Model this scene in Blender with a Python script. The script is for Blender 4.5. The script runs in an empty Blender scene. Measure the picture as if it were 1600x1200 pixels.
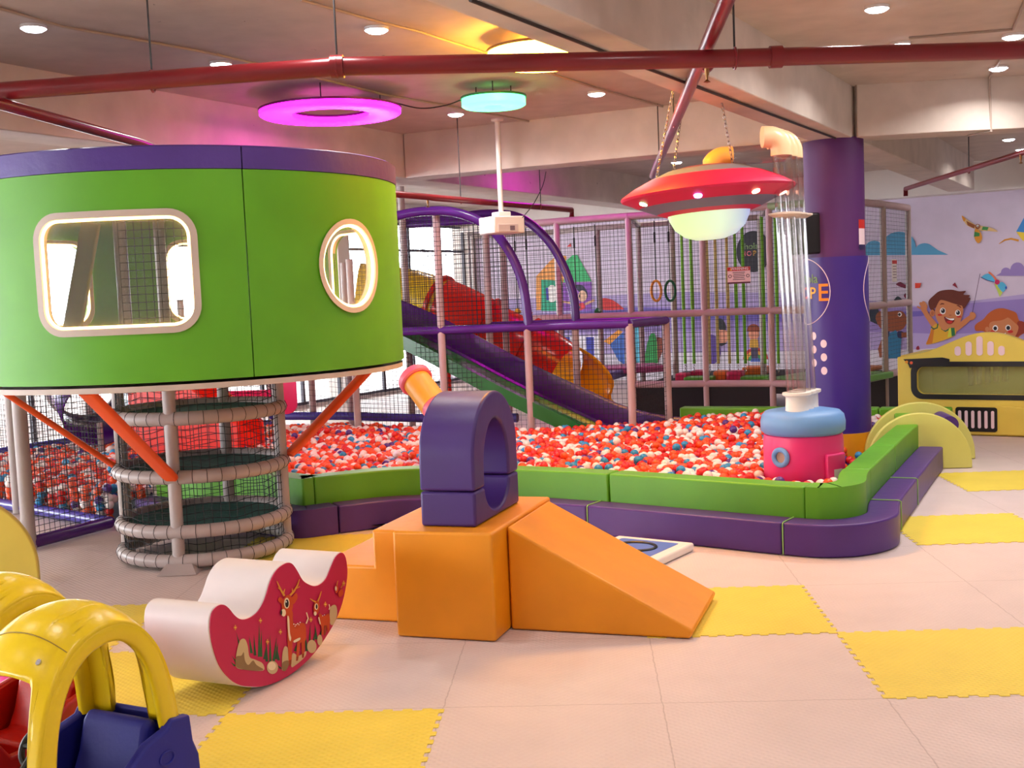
import bpy, bmesh, math, random
from math import pi, sin, cos, radians as R
from mathutils import Vector, Matrix, noise
from mathutils.geometry import delaunay_2d_cdt
random.seed(7)
S = bpy.context.scene
C = S.collection

# ------------------------------------------------------------------ camera
CAM_H, FPX, PITCH, ROLL = 1.87, 1795.0, .0765, -.0425
def cam_rot():
    cp, sp = cos(PITCH), sin(PITCH); c, s = cos(ROLL), sin(ROLL)
    m = Matrix(((1, 0, 0), (0, -sp, -cp), (0, cp, -sp)))
    return Matrix(((c, -s, 0), (s, c, 0), (0, 0, 1))) @ m      # world -> (right, down, forward)
CR = cam_rot()
def ray(x, y): return CR.transposed() @ Vector(((x - 800) / FPX, (y - 600) / FPX, 1))
def az(x, y, z=0.0):            # measured photo point on the horizontal plane z
    d = ray(x, y); t = (z - CAM_H) / d.z
    return Vector((d.x * t, d.y * t, z))
def ay(x, y, Y):                # measured photo point at depth Y
    d = ray(x, y); t = Y / d.y
    return Vector((d.x * t, Y, CAM_H + d.z * t))
cd = bpy.data.cameras.new('camera'); cam = bpy.data.objects.new('camera', cd); C.objects.link(cam)
cd.sensor_width = 36; cd.lens = FPX / 1600 * 36; cd.clip_end = 200
w2c = CR; right, down, fwd = Vector(w2c[0]), Vector(w2c[1]), Vector(w2c[2])
cam.matrix_world = Matrix.Translation((0, 0, CAM_H)) @ Matrix((right, -down, -fwd)).transposed().to_4x4()
S.camera = cam

# ------------------------------------------------------------------ world, exposure
W = bpy.data.worlds.new('daylight'); S.world = W; W.use_nodes = True
W.node_tree.nodes['Background'].inputs[0].default_value = (.88, .94, 1, 1)
W.node_tree.nodes['Background'].inputs[1].default_value = 16.0
S.view_settings.view_transform = 'Standard'; S.view_settings.look = 'None'
S.view_settings.gamma = 1; S.view_settings.use_curve_mapping = False
S.view_settings.exposure = 0.0
LAMP_W = 10.4        # watts of each ceiling downlight

# ------------------------------------------------------------------ materials
def lin(c):
    return tuple(((v / 255 + .055) / 1.055) ** 2.4 if v > 10 else v / 255 / 12.92 for v in c) + (1,)
MATS = {}
def mat(name, rgb, rough=.5, bump=0, scale=40, var=0, metal=0, emit=0, ecol=None, trans=0, alpha=1, coat=0, sheen=0):
    if name in MATS: return MATS[name]
    m = bpy.data.materials.new(name); m.use_nodes = True; nt = m.node_tree; N = nt.nodes; L = nt.links
    b = N['Principled BSDF']; col = lin(rgb)
    b.inputs['Base Color'].default_value = col; b.inputs['Roughness'].default_value = rough
    b.inputs['Metallic'].default_value = metal
    if trans: b.inputs['Transmission Weight'].default_value = trans; b.inputs['IOR'].default_value = 1.2
    if alpha < 1: b.inputs['Alpha'].default_value = alpha
    if coat: b.inputs['Coat Weight'].default_value = coat
    if sheen: b.inputs['Sheen Weight'].default_value = sheen
    if emit:
        b.inputs['Emission Color'].default_value = lin(ecol or rgb); b.inputs['Emission Strength'].default_value = emit
    tc = N.new('ShaderNodeTexCoord')
    if var:
        n = N.new('ShaderNodeTexNoise'); n.inputs['Scale'].default_value = 3.1; n.inputs['Detail'].default_value = 5
        L.new(tc.outputs['Object'], n.inputs['Vector'])
        mr = N.new('ShaderNodeMapRange'); mr.inputs[1].default_value = .3; mr.inputs[2].default_value = .7
        mr.inputs[3].default_value = 1 - var; mr.inputs[4].default_value = 1 + var * .4
        L.new(n.outputs['Fac'], mr.inputs[0])
        mx = N.new('ShaderNodeMix'); mx.data_type = 'RGBA'; mx.blend_type = 'MULTIPLY'; mx.inputs[0].default_value = 1
        mx.inputs[6].default_value = col; L.new(mr.outputs[0], mx.inputs[7]); L.new(mx.outputs[2], b.inputs['Base Color'])
    if bump:
        n = N.new('ShaderNodeTexNoise'); n.inputs['Scale'].default_value = scale; n.inputs['Detail'].default_value = 4
        L.new(tc.outputs['Object'], n.inputs['Vector'])
        bp = N.new('ShaderNodeBump'); bp.inputs['Strength'].default_value = bump; bp.inputs['Distance'].default_value = .01
        L.new(n.outputs['Fac'], bp.inputs['Height']); L.new(bp.outputs[0], b.inputs['Normal'])
    MATS[name] = m
    return m
def vinyl(name, rgb, rough=.42, bump=.25, scale=9, var=.10): return mat(name, rgb, rough, bump, scale, var)
M = dict(
 green=vinyl('green vinyl', (96, 168, 28)), purple=vinyl('purple vinyl', (78, 40, 124)), orange=vinyl('orange vinyl', (238, 150, 14)),
 dpurple=vinyl('arch purple vinyl', (66, 38, 112)),
 podgreen=vinyl('pod green vinyl', (98, 176, 28), .5, .12, 6), podpurple=vinyl('pod purple vinyl', (84, 56, 146), .4, .3, 14),
 white=mat('white paint', (235, 228, 220), .5), cream=mat('cream plastic', (232, 214, 196), .35), beige=vinyl('beige vinyl', (206, 190, 176), .5, .2, 12),
 greypad=mat('grey foam sleeve', (178, 164, 160), .42, .15, 30, .12), pinkpad=mat('worn grey foam sleeve', (190, 160, 160), .42, .15, 30, .12),
 netpurple=mat('purple foam sleeve', (84, 36, 130), .25, .15, 30, .1), bluepad=mat('blue violet foam sleeve', (70, 60, 150), .25, .1, 30, .1),
 net=mat('black netting', (22, 22, 26), .8), deck=mat('dark teal webbing', (20, 92, 86), .7, .3, 60, .2),
 yellow=vinyl('lemon vinyl', (232, 208, 88), .5, .12, 8, .06), lime=vinyl('yellow green vinyl', (216, 210, 110), .5, .1, 8, .06), pink=vinyl('pink vinyl', (226, 44, 118), .4, .06, 6, .04),
 rose=vinyl('rose vinyl', (238, 116, 140), .45, .06, 6, .04), sky=vinyl('sky blue vinyl', (110, 158, 214), .45, .06, 6, .05), amber=vinyl('amber vinyl', (240, 172, 48), .45, .1, 6, .05),
 strut=mat('orange steel', (236, 84, 22), .35, 0, 9, .05), red=mat('red plastic', (222, 40, 24), .22, .05, 8, .06), slidegreen=mat('green plastic', (30, 104, 44), .22, .05, 8, .08),
 slidepurple=mat('purple plastic', (78, 26, 120), .22, .05, 8, .08), slideyellow=mat('yellow plastic', (240, 170, 20), .25, .05, 8, .06),
 paleyellow=mat('yellow tube plastic', (232, 204, 40), .25, .05, 8, .06),
 caryellow=mat('car yellow plastic', (238, 204, 14), .28, .06, 60, .04), carblue=mat('car blue plastic', (24, 28, 132), .6, .08, 60, .05), carred=mat('car red plastic', (190, 24, 14), .33, .08, 60, .05),
 black=mat('black plastic', (20, 18, 22), .4), blackmatte=mat('black cloth', (26, 22, 26), .8, 0, 9, .1), chrome=mat('steel', (190, 190, 195), .25, metal=1),
 pipe=mat('red pipe paint', (122, 26, 34), .28, .05, 20, .15), ufored=mat('saucer red vinyl', (216, 26, 84), .5, .1, 9, .05), ufogrey=mat('saucer grey blue vinyl', (112, 122, 150), .5, .1, 9, .05),
 rockwhite=vinyl('rocker white vinyl', (226, 216, 214), .45, .12, 6, .05), rockpink=vinyl('rocker magenta vinyl', (196, 22, 78), .5, .05, 6, .03),
 colup=mat('column purple paint', (86, 34, 104), .55, .1, 20, .08), coldn=mat('column violet wrap', (58, 30, 130), .4, .05, 6, .05),
 concrete=None, steel=mat('grey conduit', (176, 160, 148), .5), rod=mat('dark rod', (40, 36, 38), .5),
)
def concrete(name, rgb):
    m = mat(name, rgb, .9, .35, 7, .12); nt = m.node_tree; N = nt.nodes; L = nt.links
    b = N['Principled BSDF']; src = b.inputs['Base Color'].links[0].from_socket
    tc = N.new('ShaderNodeTexCoord'); v = N.new('ShaderNodeTexNoise'); v.inputs['Scale'].default_value = 9; v.inputs['Detail'].default_value = 6; v.inputs['Roughness'].default_value = .7
    L.new(tc.outputs['Object'], v.inputs['Vector'])
    cr = N.new('ShaderNodeValToRGB'); cr.color_ramp.elements[0].position = .27; cr.color_ramp.elements[0].color = (.05, .04, .04, 1)
    cr.color_ramp.elements[1].position = .29; cr.color_ramp.elements[1].color = (1, 1, 1, 1)
    L.new(v.outputs['Fac'], cr.inputs[0])
    mx = N.new('ShaderNodeMix'); mx.data_type = 'RGBA'; mx.blend_type = 'MULTIPLY'; mx.inputs[0].default_value = 1
    L.new(src, mx.inputs[6]); L.new(cr.outputs[0], mx.inputs[7]); L.new(mx.outputs[2], b.inputs['Base Color'])
    return m
M['concrete'] = concrete('painted concrete', (202, 188, 176))
M['beam'] = concrete('painted concrete beam', (214, 201, 190))

# ------------------------------------------------------------------ mesh helpers
class MB:
    def __init__(s): s.v = []; s.f = []; s.m = []; s.mi = 0
    def add(s, vs, fs):
        o = len(s.v); s.v += [tuple(v) for v in vs]; s.f += [tuple(i + o for i in f) for f in fs]; s.m += [s.mi] * len(fs); return s
    def box(s, c, d, rz=0, mx=None):
        vs = [Vector((sx * d[0] / 2, sy * d[1] / 2, sz * d[2] / 2)) for sx in (-1, 1) for sy in (-1, 1) for sz in (-1, 1)]
        r = mx or Matrix.Rotation(rz, 3, 'Z')
        return s.add([r @ v + Vector(c) for v in vs], [(0, 1, 3, 2), (4, 6, 7, 5), (0, 4, 5, 1), (2, 3, 7, 6), (0, 2, 6, 4), (1, 5, 7, 3)])
    def sweep(s, pts, prof, closed=False, up=Vector((0, 0, 1)), caps=True):
        """sweep a closed 2D profile [(side, up)] along pts"""
        pts = [Vector(p) for p in pts]; n = len(pts); vs = []
        for i, p in enumerate(pts):
            a = pts[(i - 1) % n] if closed or i > 0 else p; b = pts[(i + 1) % n] if closed or i < n - 1 else p
            t = (b - a).normalized(); u = up
            if abs(t.dot(u)) > .98: u = Vector((0, 1, 0)) if abs(t.y) < .9 else Vector((1, 0, 0))
            sd = t.cross(u).normalized(); uu = sd.cross(t).normalized()
            pr = prof(i / max(1, n - 1)) if callable(prof) else prof
            k = len(pr); vs += [p + sd * x + uu * y for x, y in pr]
        fs = []
        for i in range(n if closed else n - 1):
            for j in range(k):
                a = i * k + j; b = i * k + (j + 1) % k; c = ((i + 1) % n) * k
                fs.append((a, b, c + (j + 1) % k, c + j))
        if not closed and caps: fs += [tuple(range(k))[::-1], tuple(range((n - 1) * k, n * k))]
        return s.add(vs, fs)
    def tube(s, pts, r, k=12, closed=False, up=Vector((0, 0, 1))):
        """parallel-transport tube"""
        pts = [Vector(p) for p in pts]; n = len(pts); vs = []; T = []
        for i, p in enumerate(pts):
            a = pts[(i - 1) % n] if closed or i > 0 else p; b = pts[(i + 1) % n] if closed or i < n - 1 else p
            T.append((b - a).normalized())
        u = T[0].orthogonal().normalized()
        if closed and abs(up.dot(T[0])) < .9: u = up - T[0] * up.dot(T[0]); u.normalize()
        for i, p in enumerate(pts):
            u = (u - T[i] * u.dot(T[i])).normalized(); w = T[i].cross(u)
            rr = r(i / max(1, n - 1)) if callable(r) else r
            vs += [p + (u * cos(2 * pi * j / k) + w * sin(2 * pi * j / k)) * rr for j in range(k)]
        fs = []
        for i in range(n if closed else n - 1):
            for j in range(k):
                a = i * k + j; b = i * k + (j + 1) % k; c = ((i + 1) % n) * k
                fs.append((a, b, c + (j + 1) % k, c + j))
        if not closed: fs += [tuple(range(k))[::-1], tuple(range((n - 1) * k, n * k))]
        return s.add(vs, fs)
    def lathe(s, prof, c=(0, 0, 0), k=48, cap=True):
        """prof [(r, z)] around z at c"""
        c = Vector(c); n = len(prof); vs = [c + Vector((r * cos(2 * pi * j / k), r * sin(2 * pi * j / k), z)) for r, z in prof for j in range(k)]
        fs = [(i * k + j, i * k + (j + 1) % k, (i + 1) * k + (j + 1) % k, (i + 1) * k + j) for i in range(n - 1) for j in range(k)]
        if cap:
            if prof[0][0] > 1e-5: fs.append(tuple(range(k))[::-1])
            if prof[-1][0] > 1e-5: fs.append(tuple(range((n - 1) * k, n * k)))
        return s.add(vs, fs)
    def prism(s, poly, h0, h1, fr=None):
        """poly [(a, b)] extruded along third axis c from h0 to h1; fr maps (a, b, c)->Vector"""
        fr = fr or (lambda a, b, c: Vector((a, b, c))); n = len(poly)
        vs = [fr(a, b, h0) for a, b in poly] + [fr(a, b, h1) for a, b in poly]
        fs = [tuple(range(n))[::-1], tuple(range(n, 2 * n))] + [(i, (i + 1) % n, n + (i + 1) % n, n + i) for i in range(n)]
        return s.add(vs, fs)
    def poly(s, pts): return s.add(pts, [tuple(range(len(pts)))])
    def build(s, name, mats, parent=None, smooth=35, bevel=0, seg=3, sub=0, solid=0, kind=None, label=None):
        me = bpy.data.meshes.new(name); me.from_pydata(s.v, [], s.f); me.validate()
        mats = mats if isinstance(mats, (list, tuple)) else [mats]
        for m_ in mats: me.materials.append(m_)
        if len(mats) > 1 and len(me.polygons) == len(s.m): me.polygons.foreach_set('material_index', s.m)
        bm = bmesh.new(); bm.from_mesh(me); bmesh.ops.recalc_face_normals(bm, faces=bm.faces); bm.to_mesh(me); bm.free()
        if smooth:
            me.polygons.foreach_set('use_smooth', [True] * len(me.polygons)); me.set_sharp_from_angle(angle=R(smooth))
        o = bpy.data.objects.new(name, me); C.objects.link(o)
        if parent: o.parent = parent
        if solid: md = o.modifiers.new('solid', 'SOLIDIFY'); md.thickness = solid; md.offset = 0
        if bevel:
            md = o.modifiers.new('bevel', 'BEVEL'); md.width = bevel; md.segments = seg; md.limit_method = 'ANGLE'; md.angle_limit = R(40); md.harden_normals = False
        if sub: md = o.modifiers.new('sub', 'SUBSURF'); md.levels = md.render_levels = sub
        if kind: o['kind'] = kind
        if label: o['label'] = label
        return o
def tag(o, label, cat, group=None, kind=None):
    o['label'] = label; o['category'] = cat
    if group: o['group'] = group
    if kind: o['kind'] = kind
    return o
def empty(name, loc, rz, label, cat, group=None):
    o = bpy.data.objects.new(name, None); C.objects.link(o); o.location = loc; o.rotation_euler = (0, 0, rz); o.empty_display_size = .1
    return tag(o, label, cat, group)
def copy_tree(o, parent=None):
    c = o.copy(); C.objects.link(c)
    if parent: c.parent = parent
    for ch in list(o.children): copy_tree(ch, c)
    return c
def catmull(pts, n=8, closed=False):
    P = [Vector(p) for p in pts]; out = []; N_ = len(P)
    for i in range(N_ if closed else N_ - 1):
        p0 = P[(i - 1) % N_] if closed or i > 0 else P[i]; p1 = P[i]; p2 = P[(i + 1) % N_]; p3 = P[(i + 2) % N_] if closed or i + 2 < N_ else p2
        for k in range(n):
            t = k / n; out.append(.5 * ((2 * p1) + (p2 - p0) * t + (2 * p0 - 5 * p1 + 4 * p2 - p3) * t * t + (3 * p1 - p0 - 3 * p2 + p3) * t ** 3))
    if not closed: out.append(P[-1])
    return out
def circ(r, n=16, cx=0, cy=0, a0=0, a1=2 * pi, ry=None):
    ry = ry or r; full = abs(a1 - a0 - 2 * pi) < 1e-6
    return [(cx + r * cos(a0 + (a1 - a0) * i / (n if full else n - 1)), cy + ry * sin(a0 + (a1 - a0) * i / (n if full else n - 1))) for i in range(n)]
def rrect(w, h, r, n=6, cx=0, cy=0):
    return densify(_rrect(w, h, r, n, cx, cy))
def densify(lp, d=.06):
    out = []
    for i, p in enumerate(lp):
        q = lp[(i + 1) % len(lp)]; l = math.hypot(q[0] - p[0], q[1] - p[1]); k = max(1, int(l / d)) if l > .15 else 1
        out += [(p[0] + (q[0] - p[0]) * j / k, p[1] + (q[1] - p[1]) * j / k) for j in range(k)]
    return out
def _rrect(w, h, r, n=6, cx=0, cy=0):
    out = []
    for (sx, sy, a) in ((1, 1, 0), (-1, 1, pi / 2), (-1, -1, pi), (1, -1, 1.5 * pi)):
        out += [(cx + sx * (w / 2 - r) + r * cos(a + pi / 2 * i / n), cy + sy * (h / 2 - r) + r * sin(a + pi / 2 * i / n)) for i in range(n + 1)]
    return out
def text_mesh(txt, size, name, m, mx, parent, depth=.002):
    cu = bpy.data.curves.new('lettering', 'FONT'); cu.body = txt; cu.size = size; cu.align_x = 'CENTER'; cu.align_y = 'CENTER'; cu.extrude = depth / 2; cu.resolution_u = 3; cu.offset = size * .012
    tmp = bpy.data.objects.new('tmp', cu); C.objects.link(tmp)
    me = bpy.data.meshes.new_from_object(tmp.evaluated_get(bpy.context.evaluated_depsgraph_get()))
    bpy.data.objects.remove(tmp); me.name = name; me.transform(mx)
    me.materials.clear(); me.materials.append(m)
    o = bpy.data.objects.new(name, me); C.objects.link(o); o.parent = parent
    return o
def inside(p, poly):
    r = False; n = len(poly); x, y = p[0], p[1]
    for i in range(n):
        a, b = poly[i], poly[(i + 1) % n]
        if (a[1] > y) != (b[1] > y) and x < (b[0] - a[0]) * (y - a[1]) / (b[1] - a[1]) + a[0]: r = not r
    return r
def net_quad(mb, a, b, c, d, step=.05, r=.002):
    """net between edge a-b (bottom) and d-c (top): strands both ways"""
    a, b, c, d = map(Vector, (a, b, c, d)); nu = max(2, int(((b - a).length + (c - d).length) / 2 / step)); nv = max(2, int(((d - a).length + (c - b).length) / 2 / step))
    nrm = (b - a).cross(d - a).normalized()
    def strand(p, q):
        t = (q - p).normalized(); w = t.cross(nrm).normalized()
        o = [nrm * r, (w * .87 - nrm * .5) * r, (-w * .87 - nrm * .5) * r]
        mb.add([p + x for x in o] + [q + x for x in o], [(0, 1, 4, 3), (1, 2, 5, 4), (2, 0, 3, 5)])
    for i in range(nu + 1):
        t = i / nu; strand(a.lerp(b, t), d.lerp(c, t))
    for j in range(nv + 1):
        t = j / nv; strand(a.lerp(d, t), b.lerp(c, t))

# ------------------------------------------------------------------ room shell
CEIL = 3.85
UC = Vector((.491, .871, 0)); UD = Vector((.871, -.491, 0))          # the two beam directions
def floor_mat():
    m = mat('mat floor', (218, 200, 194), .55, 0, 9, .05); nt = m.node_tree; N = nt.nodes; L = nt.links; b = N['Principled BSDF']
    src = b.inputs['Base Color'].links[0].from_socket
    tc = N.new('ShaderNodeTexCoord'); mp = N.new('ShaderNodeMapping'); mp.vector_type = 'TEXTURE'
    mp.inputs['Location'].default_value = (1.681, 6.02, 0); mp.inputs['Rotation'].default_value = (0, 0, R(-3.6))
    L.new(tc.outputs['Object'], mp.inputs['Vector'])
    br = N.new('ShaderNodeTexBrick'); br.offset = 0; br.inputs['Scale'].default_value = 1; br.inputs['Mortar Size'].default_value = .0035
    br.inputs['Brick Width'].default_value = 1; br.inputs['Row Height'].default_value = 1; br.inputs['Mortar Smooth'].default_value = .2
    br.inputs['Color1'].default_value = br.inputs['Color2'].default_value = (1, 1, 1, 1); br.inputs['Mortar'].default_value = (.55, .5, .48, 1)
    nz = N.new('ShaderNodeTexNoise'); nz.inputs['Scale'].default_value = 14; nz.inputs['Detail'].default_value = 0
    add = N.new('ShaderNodeMix'); add.data_type = 'RGBA'; add.blend_type = 'LINEAR_LIGHT'; add.inputs[0].default_value = .006
    L.new(mp.outputs[0], nz.inputs['Vector']); L.new(mp.outputs[0], add.inputs[6]); L.new(nz.outputs['Color'], add.inputs[7]); L.new(add.outputs[2], br.inputs['Vector'])
    mx = N.new('ShaderNodeMix'); mx.data_type = 'RGBA'; mx.blend_type = 'MULTIPLY'; mx.inputs[0].default_value = .5
    L.new(src, mx.inputs[6]); L.new(br.outputs['Color'], mx.inputs[7]); L.new(mx.outputs[2], b.inputs['Base Color'])
    tread(m, mp.outputs[0]); return m
def tread(m, vec=None, k=.5):
    """diamond tread embossing of the foam mats"""
    nt = m.node_tree; N = nt.nodes; L = nt.links; b = N['Principled BSDF']
    if vec is None: vec = N.new('ShaderNodeTexCoord').outputs['Object']
    bp = N.new('ShaderNodeBump'); bp.inputs['Strength'].default_value = k; bp.inputs['Distance'].default_value = .004
    hs = []
    for a in (45, -45):
        mp = N.new('ShaderNodeMapping'); mp.inputs['Rotation'].default_value = (0, 0, R(a)); L.new(vec, mp.inputs['Vector'])
        w = N.new('ShaderNodeTexWave'); w.inputs['Scale'].default_value = 11; L.new(mp.outputs[0], w.inputs['Vector']); hs.append(w)
    mu = N.new('ShaderNodeMath'); mu.operation = 'MULTIPLY'; L.new(hs[0].outputs['Fac'], mu.inputs[0]); L.new(hs[1].outputs['Fac'], mu.inputs[1])
    L.new(mu.outputs[0], bp.inputs['Height']); L.new(bp.outputs[0], b.inputs['Normal'])
PW = Vector((6.66, 21.5, 0)); UW = Vector((.8486, -.529, 0)); NW = Vector((-.529, -.8486, 0))      # mural wall plane
CORN = PW - UW * 8.75                                                  # far left corner
WL = CORN - UC * 27                                                   # window wall runs back towards the left
CR_ = PW + UW * 9.0                                                   # far right corner
# floor polygon covers the whole hall
o = MB().box((0, 9, -.05), (44, 46, .1)).build('floor', floor_mat(), kind='structure')
o = MB().box((0, 9, CEIL + .1), (44, 46, .2)).build('ceiling', M['concrete'], kind='structure')
def wall(name, a, b, z0, z1, m, th=.2, side=1):
    a, b = Vector((a[0], a[1], 0)), Vector((b[0], b[1], 0)); d = (b - a).normalized(); n = Vector((-d.y, d.x, 0)) * side
    c = (a + b) / 2 + n * th / 2
    return MB().box((c.x, c.y, (z0 + z1) / 2), ((b - a).length, th, z1 - z0), math.atan2(d.y, d.x)).build(name, m, kind='structure')
M['mural'] = mat('mural sky paint', (214, 200, 220), .6, .05, 9, .06)
wall('wall_back', CORN - UW * .2, CR_, -.05, CEIL, M['mural'], .2, 1)
M['plaster'] = mat('white plaster', (226, 218, 212), .8, .1, 20, .05)
wall('wall_right', CR_, (10.5, -4), -.05, CEIL, M['plaster'], .2, 1)
wall('wall_near', (10.5, -4), (WL.x, -4), -.05, CEIL, M['plaster'], .2, 1)
# window wall: parapet, lintel, columns, glazing bars
wall('wall_left', CORN, WL, -.05, .05, M['plaster'], .2, -1)
wall('wall_left', CORN, WL, 3.45, CEIL, M['plaster'], .2, -1)
for i, k in enumerate((.1, 4.8, 9.5, 14.2, 18.9, 23.6)):
    p = CORN - UC * k + Vector((-.871, .491, 0)) * .15
    MB().box((p.x, p.y, 1.9), (.35, .4, 3.9), math.atan2(UC.y, UC.x)).build('trim_%d' % (i + 1), M['plaster'], kind='structure')
    if k > 20: break
    w = MB(); a = CORN - UC * (k + .18); b = CORN - UC * (k + 4.52); off = Vector((-.871, .491, 0)) * .08; ang = math.atan2(UC.y, UC.x)
    for j in range(5):
        q = a.lerp(b, j / 4) + off; w.box((q.x, q.y, 1.75), (.06, .06, 3.4), ang)
    for z in (.08, 1.0, 2.9, 3.43):
        q = a.lerp(b, .5) + off; w.box((q.x, q.y, z), (4.34, .06, .05), ang)
    fr = w.build('window_%d' % (i + 1), mat('grey window steel', (92, 92, 104), .5), kind='structure')
gl = MB(); 
# terrace outside, seen through the openings
tm = mat('terrace concrete', (210, 208, 206), .8, .1, 4, .08)
c = CORN - UC * 13 + Vector((-.871, .491, 0)) * 10.4
MB().box((c.x, c.y, -.3), (40, 20, .2), math.atan2(UC.y, UC.x)).build('trim_8', tm, kind='structure')

# ------------------------------------------------------------------ beams
def beam(name, a, b, w, z0=3.33):
    a, b = Vector(a), Vector(b); d = (b - a).normalized(); c = (a + b) / 2
    return MB().box((c.x, c.y, (z0 + CEIL + .02) / 2), ((b - a).length, w, CEIL + .02 - z0), math.atan2(d.y, d.x)).build(name, M['beam'], kind='structure', bevel=.008, seg=1)
bc = Vector((3.43, 12.03, 0))                       # column head
beam('trim_9', bc - UC * 19, bc + UC * 8.9, .42)
c2 = Vector((-1.28, 14.2, 0))
beam('trim_10', c2 - UC * 21, c2 + UC * 11.3, .45)
beam('trim_11', c2 + UD * .22, bc - UD * .2, .4)
dR = Vector((.996, -.085, 0)); beam('trim_12', bc + dR * .2, bc + dR * 8, .4)
beam('trim_13', c2 - UD * 12, c2 - UD * .22, .4)
o = beam('trim_14', PW - UW * 8.9 + NW * .2, CR_ + NW * .2, .38); o.data.materials[0] = M['plaster']
beam('trim_15', bc - UC * 15 - UD * 12, bc - UC * 15 + UD * 10, .4)

# ------------------------------------------------------------------ column
def decal_cyl(parent, name, polys, cx, cy, r, z0, m):
    """polygons [(arc metres, z)] wrapped on a cylinder at r; arc 0 faces the camera side"""
    mb = MB(); a0 = math.atan2(-cy, -cx)
    for pl in polys: mb.poly([Vector((cx + r * cos(a0 + u / r), cy + r * sin(a0 + u / r), z0 + z)) for u, z in pl])
    return mb.build(name, m, parent)
col = empty('round_column', (3.45, 12.12, 0), 0, 'tall purple round column with violet printed wrap beside the pink machine', 'column')
MB().lathe([(.305, 2.12), (.305, 3.34)], k=56).build('shaft', M['colup'], col)
MB().lathe([(.33, .24), (.33, 2.13)], k=56).build('printed_wrap', M['coldn'], col)
ob = MB(); ob.lathe([(.345, 0), (.345, .3)], k=56); ob.build('base_pad', vinyl('ochre vinyl', (226, 150, 20), .5), col)
whi = mat('print white', (240, 214, 222), .5); 
A0 = math.atan2(-12.12, -3.45)
def onc(u, z, r=.332): return Vector((r * cos(A0 + u / r), r * sin(A0 + u / r), z))
dots = MB()
for (u, z) in [(-.14, 1.24), (-.14, 1.10), (-.14, .96), (-.26, 1.32), (-.26, 1.18), (-.26, 1.04), (-.14, .46), (-.14, .32), (-.26, .54), (-.26, .40), (.5, 1.2), (.5, 1.06), (.5, .92), (.5, .5), (.5, .36)]:
    dots.poly([onc(u + .035 * cos(t), z + .042 * sin(t)) for t in [2 * pi * k / 16 for k in range(16)]])
dots.build('printed_dots', whi, col, smooth=0)
rg = MB()
for cu in (-.36, .62):
    rg.tube([onc(cu + .30 * cos(t), 1.78 + .34 * sin(t), .331) for t in [2 * pi * k / 48 for k in range(48)]], .0045, 5, True)
rg.build('printed_circle', whi, col)
def col_text(txt, size, u, z, m, name):
    o = text_mesh(txt, size, name, m, Matrix.Identity(4), col)
    for v in o.data.vertices: v.co = onc(u + v.co.x, z + v.co.y, .332 + .002 + v.co.z)
col_text('hola', .13, -.30, 1.91, mat('print sage', (120, 150, 90), .5), 'printed_word')
for ch, u, s, c_ in (('H', -.50, .17, (240, 110, 110)), ('O', -.38, .17, (240, 120, 130)), ('P', -.26, .17, (240, 180, 60)), ('E', -.135, .25, (240, 140, 30))):
    col_text(ch, s, u, 1.76, mat('print letter ' + ch, c_, .5), 'printed_letter')
bar = MB(); bar.poly([onc(u, z) for u, z in ((-.35, 1.60), (-.10, 1.60), (-.10, 1.612), (-.35, 1.612))]); bar.build('printed_line', mat('print mauve', (150, 110, 170), .5), col)
# speaker on the column
sp = empty('wall_speaker', (3.12, 12.0, 2.38), R(200), 'black loudspeaker mounted on the left side of the purple column', 'speaker')
MB().box((0, 0, 0), (.22, .26, .42)).build('cabinet', M['black'], sp, bevel=.02)
MB().box((.12, 0, 0), (.015, .22, .38)).build('grille', mat('speaker grille', (38, 38, 42), .9, .6, 300), sp, bevel=.005)
MB().box((-.14, 0, 0), (.1, .05, .05)).build('bracket', M['black'], sp, bevel=.004)
# small safety notice stuck on the column
def curved_sign(u0, u1, z0, z1, m, name, par, r=.3075):
    mb = MB(); n = 8; mb.add([onc(u0 + (u1 - u0) * i / n, z, r) for z in (z0, z1) for i in range(n + 1)], [(i, i + 1, n + 2 + i, n + 1 + i) for i in range(n)])
    return mb.build(name, m, par)
sg = empty('safety_notice', (3.45, 12.12, 0), 0, 'small white safety notice with red header stuck high on the purple column', 'sign')
curved_sign(.27, .40, 2.19, 2.50, whi, 'sheet', sg)
curved_sign(.27, .40, 2.41, 2.50, mat('sign red', (200, 40, 30), .5), 'red_header', sg, .309)
curved_sign(.27, .40, 2.19, 2.245, mat('sign navy', (40, 30, 80), .5), 'navy_footer', sg, .309)

# ------------------------------------------------------------------ yellow floor mats (interlocking)
yel = mat('yellow foam mat', (236, 212, 74), .55, 0, 9, .06); tread(yel)
gridO = Vector((1.681, 6.02)); gu = Vector((.9985, -.050)); gv = Vector((.066, .9978))
def gpt(u, v): p = gridO + gu * u + gv * v; return (p.x, p.y)
def mat_outline():
    pts = []; n = 22; d = .011
    for (a, b) in (((0, 0), (1, 0)), ((1, 0), (1, 1)), ((1, 1), (0, 1)), ((0, 1), (0, 0))):
        dx, dy = b[0] - a[0], b[1] - a[1]; nx, ny = dy, -dx
        for i in range(n):
            t0, t1 = i / n, (i + 1) / n; s = d if i % 2 else -d
            if i == 0: pts.append(a); pts.append((a[0] + dx * t1 * .96, a[1] + dy * t1 * .96)); continue
            for q, wv in ((t0 + .002, 1), (t1 - .002, 1)): pts.append((a[0] + dx * q + nx * s, a[1] + dy * q + ny * s))
    return pts
MO = mat_outline()
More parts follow.
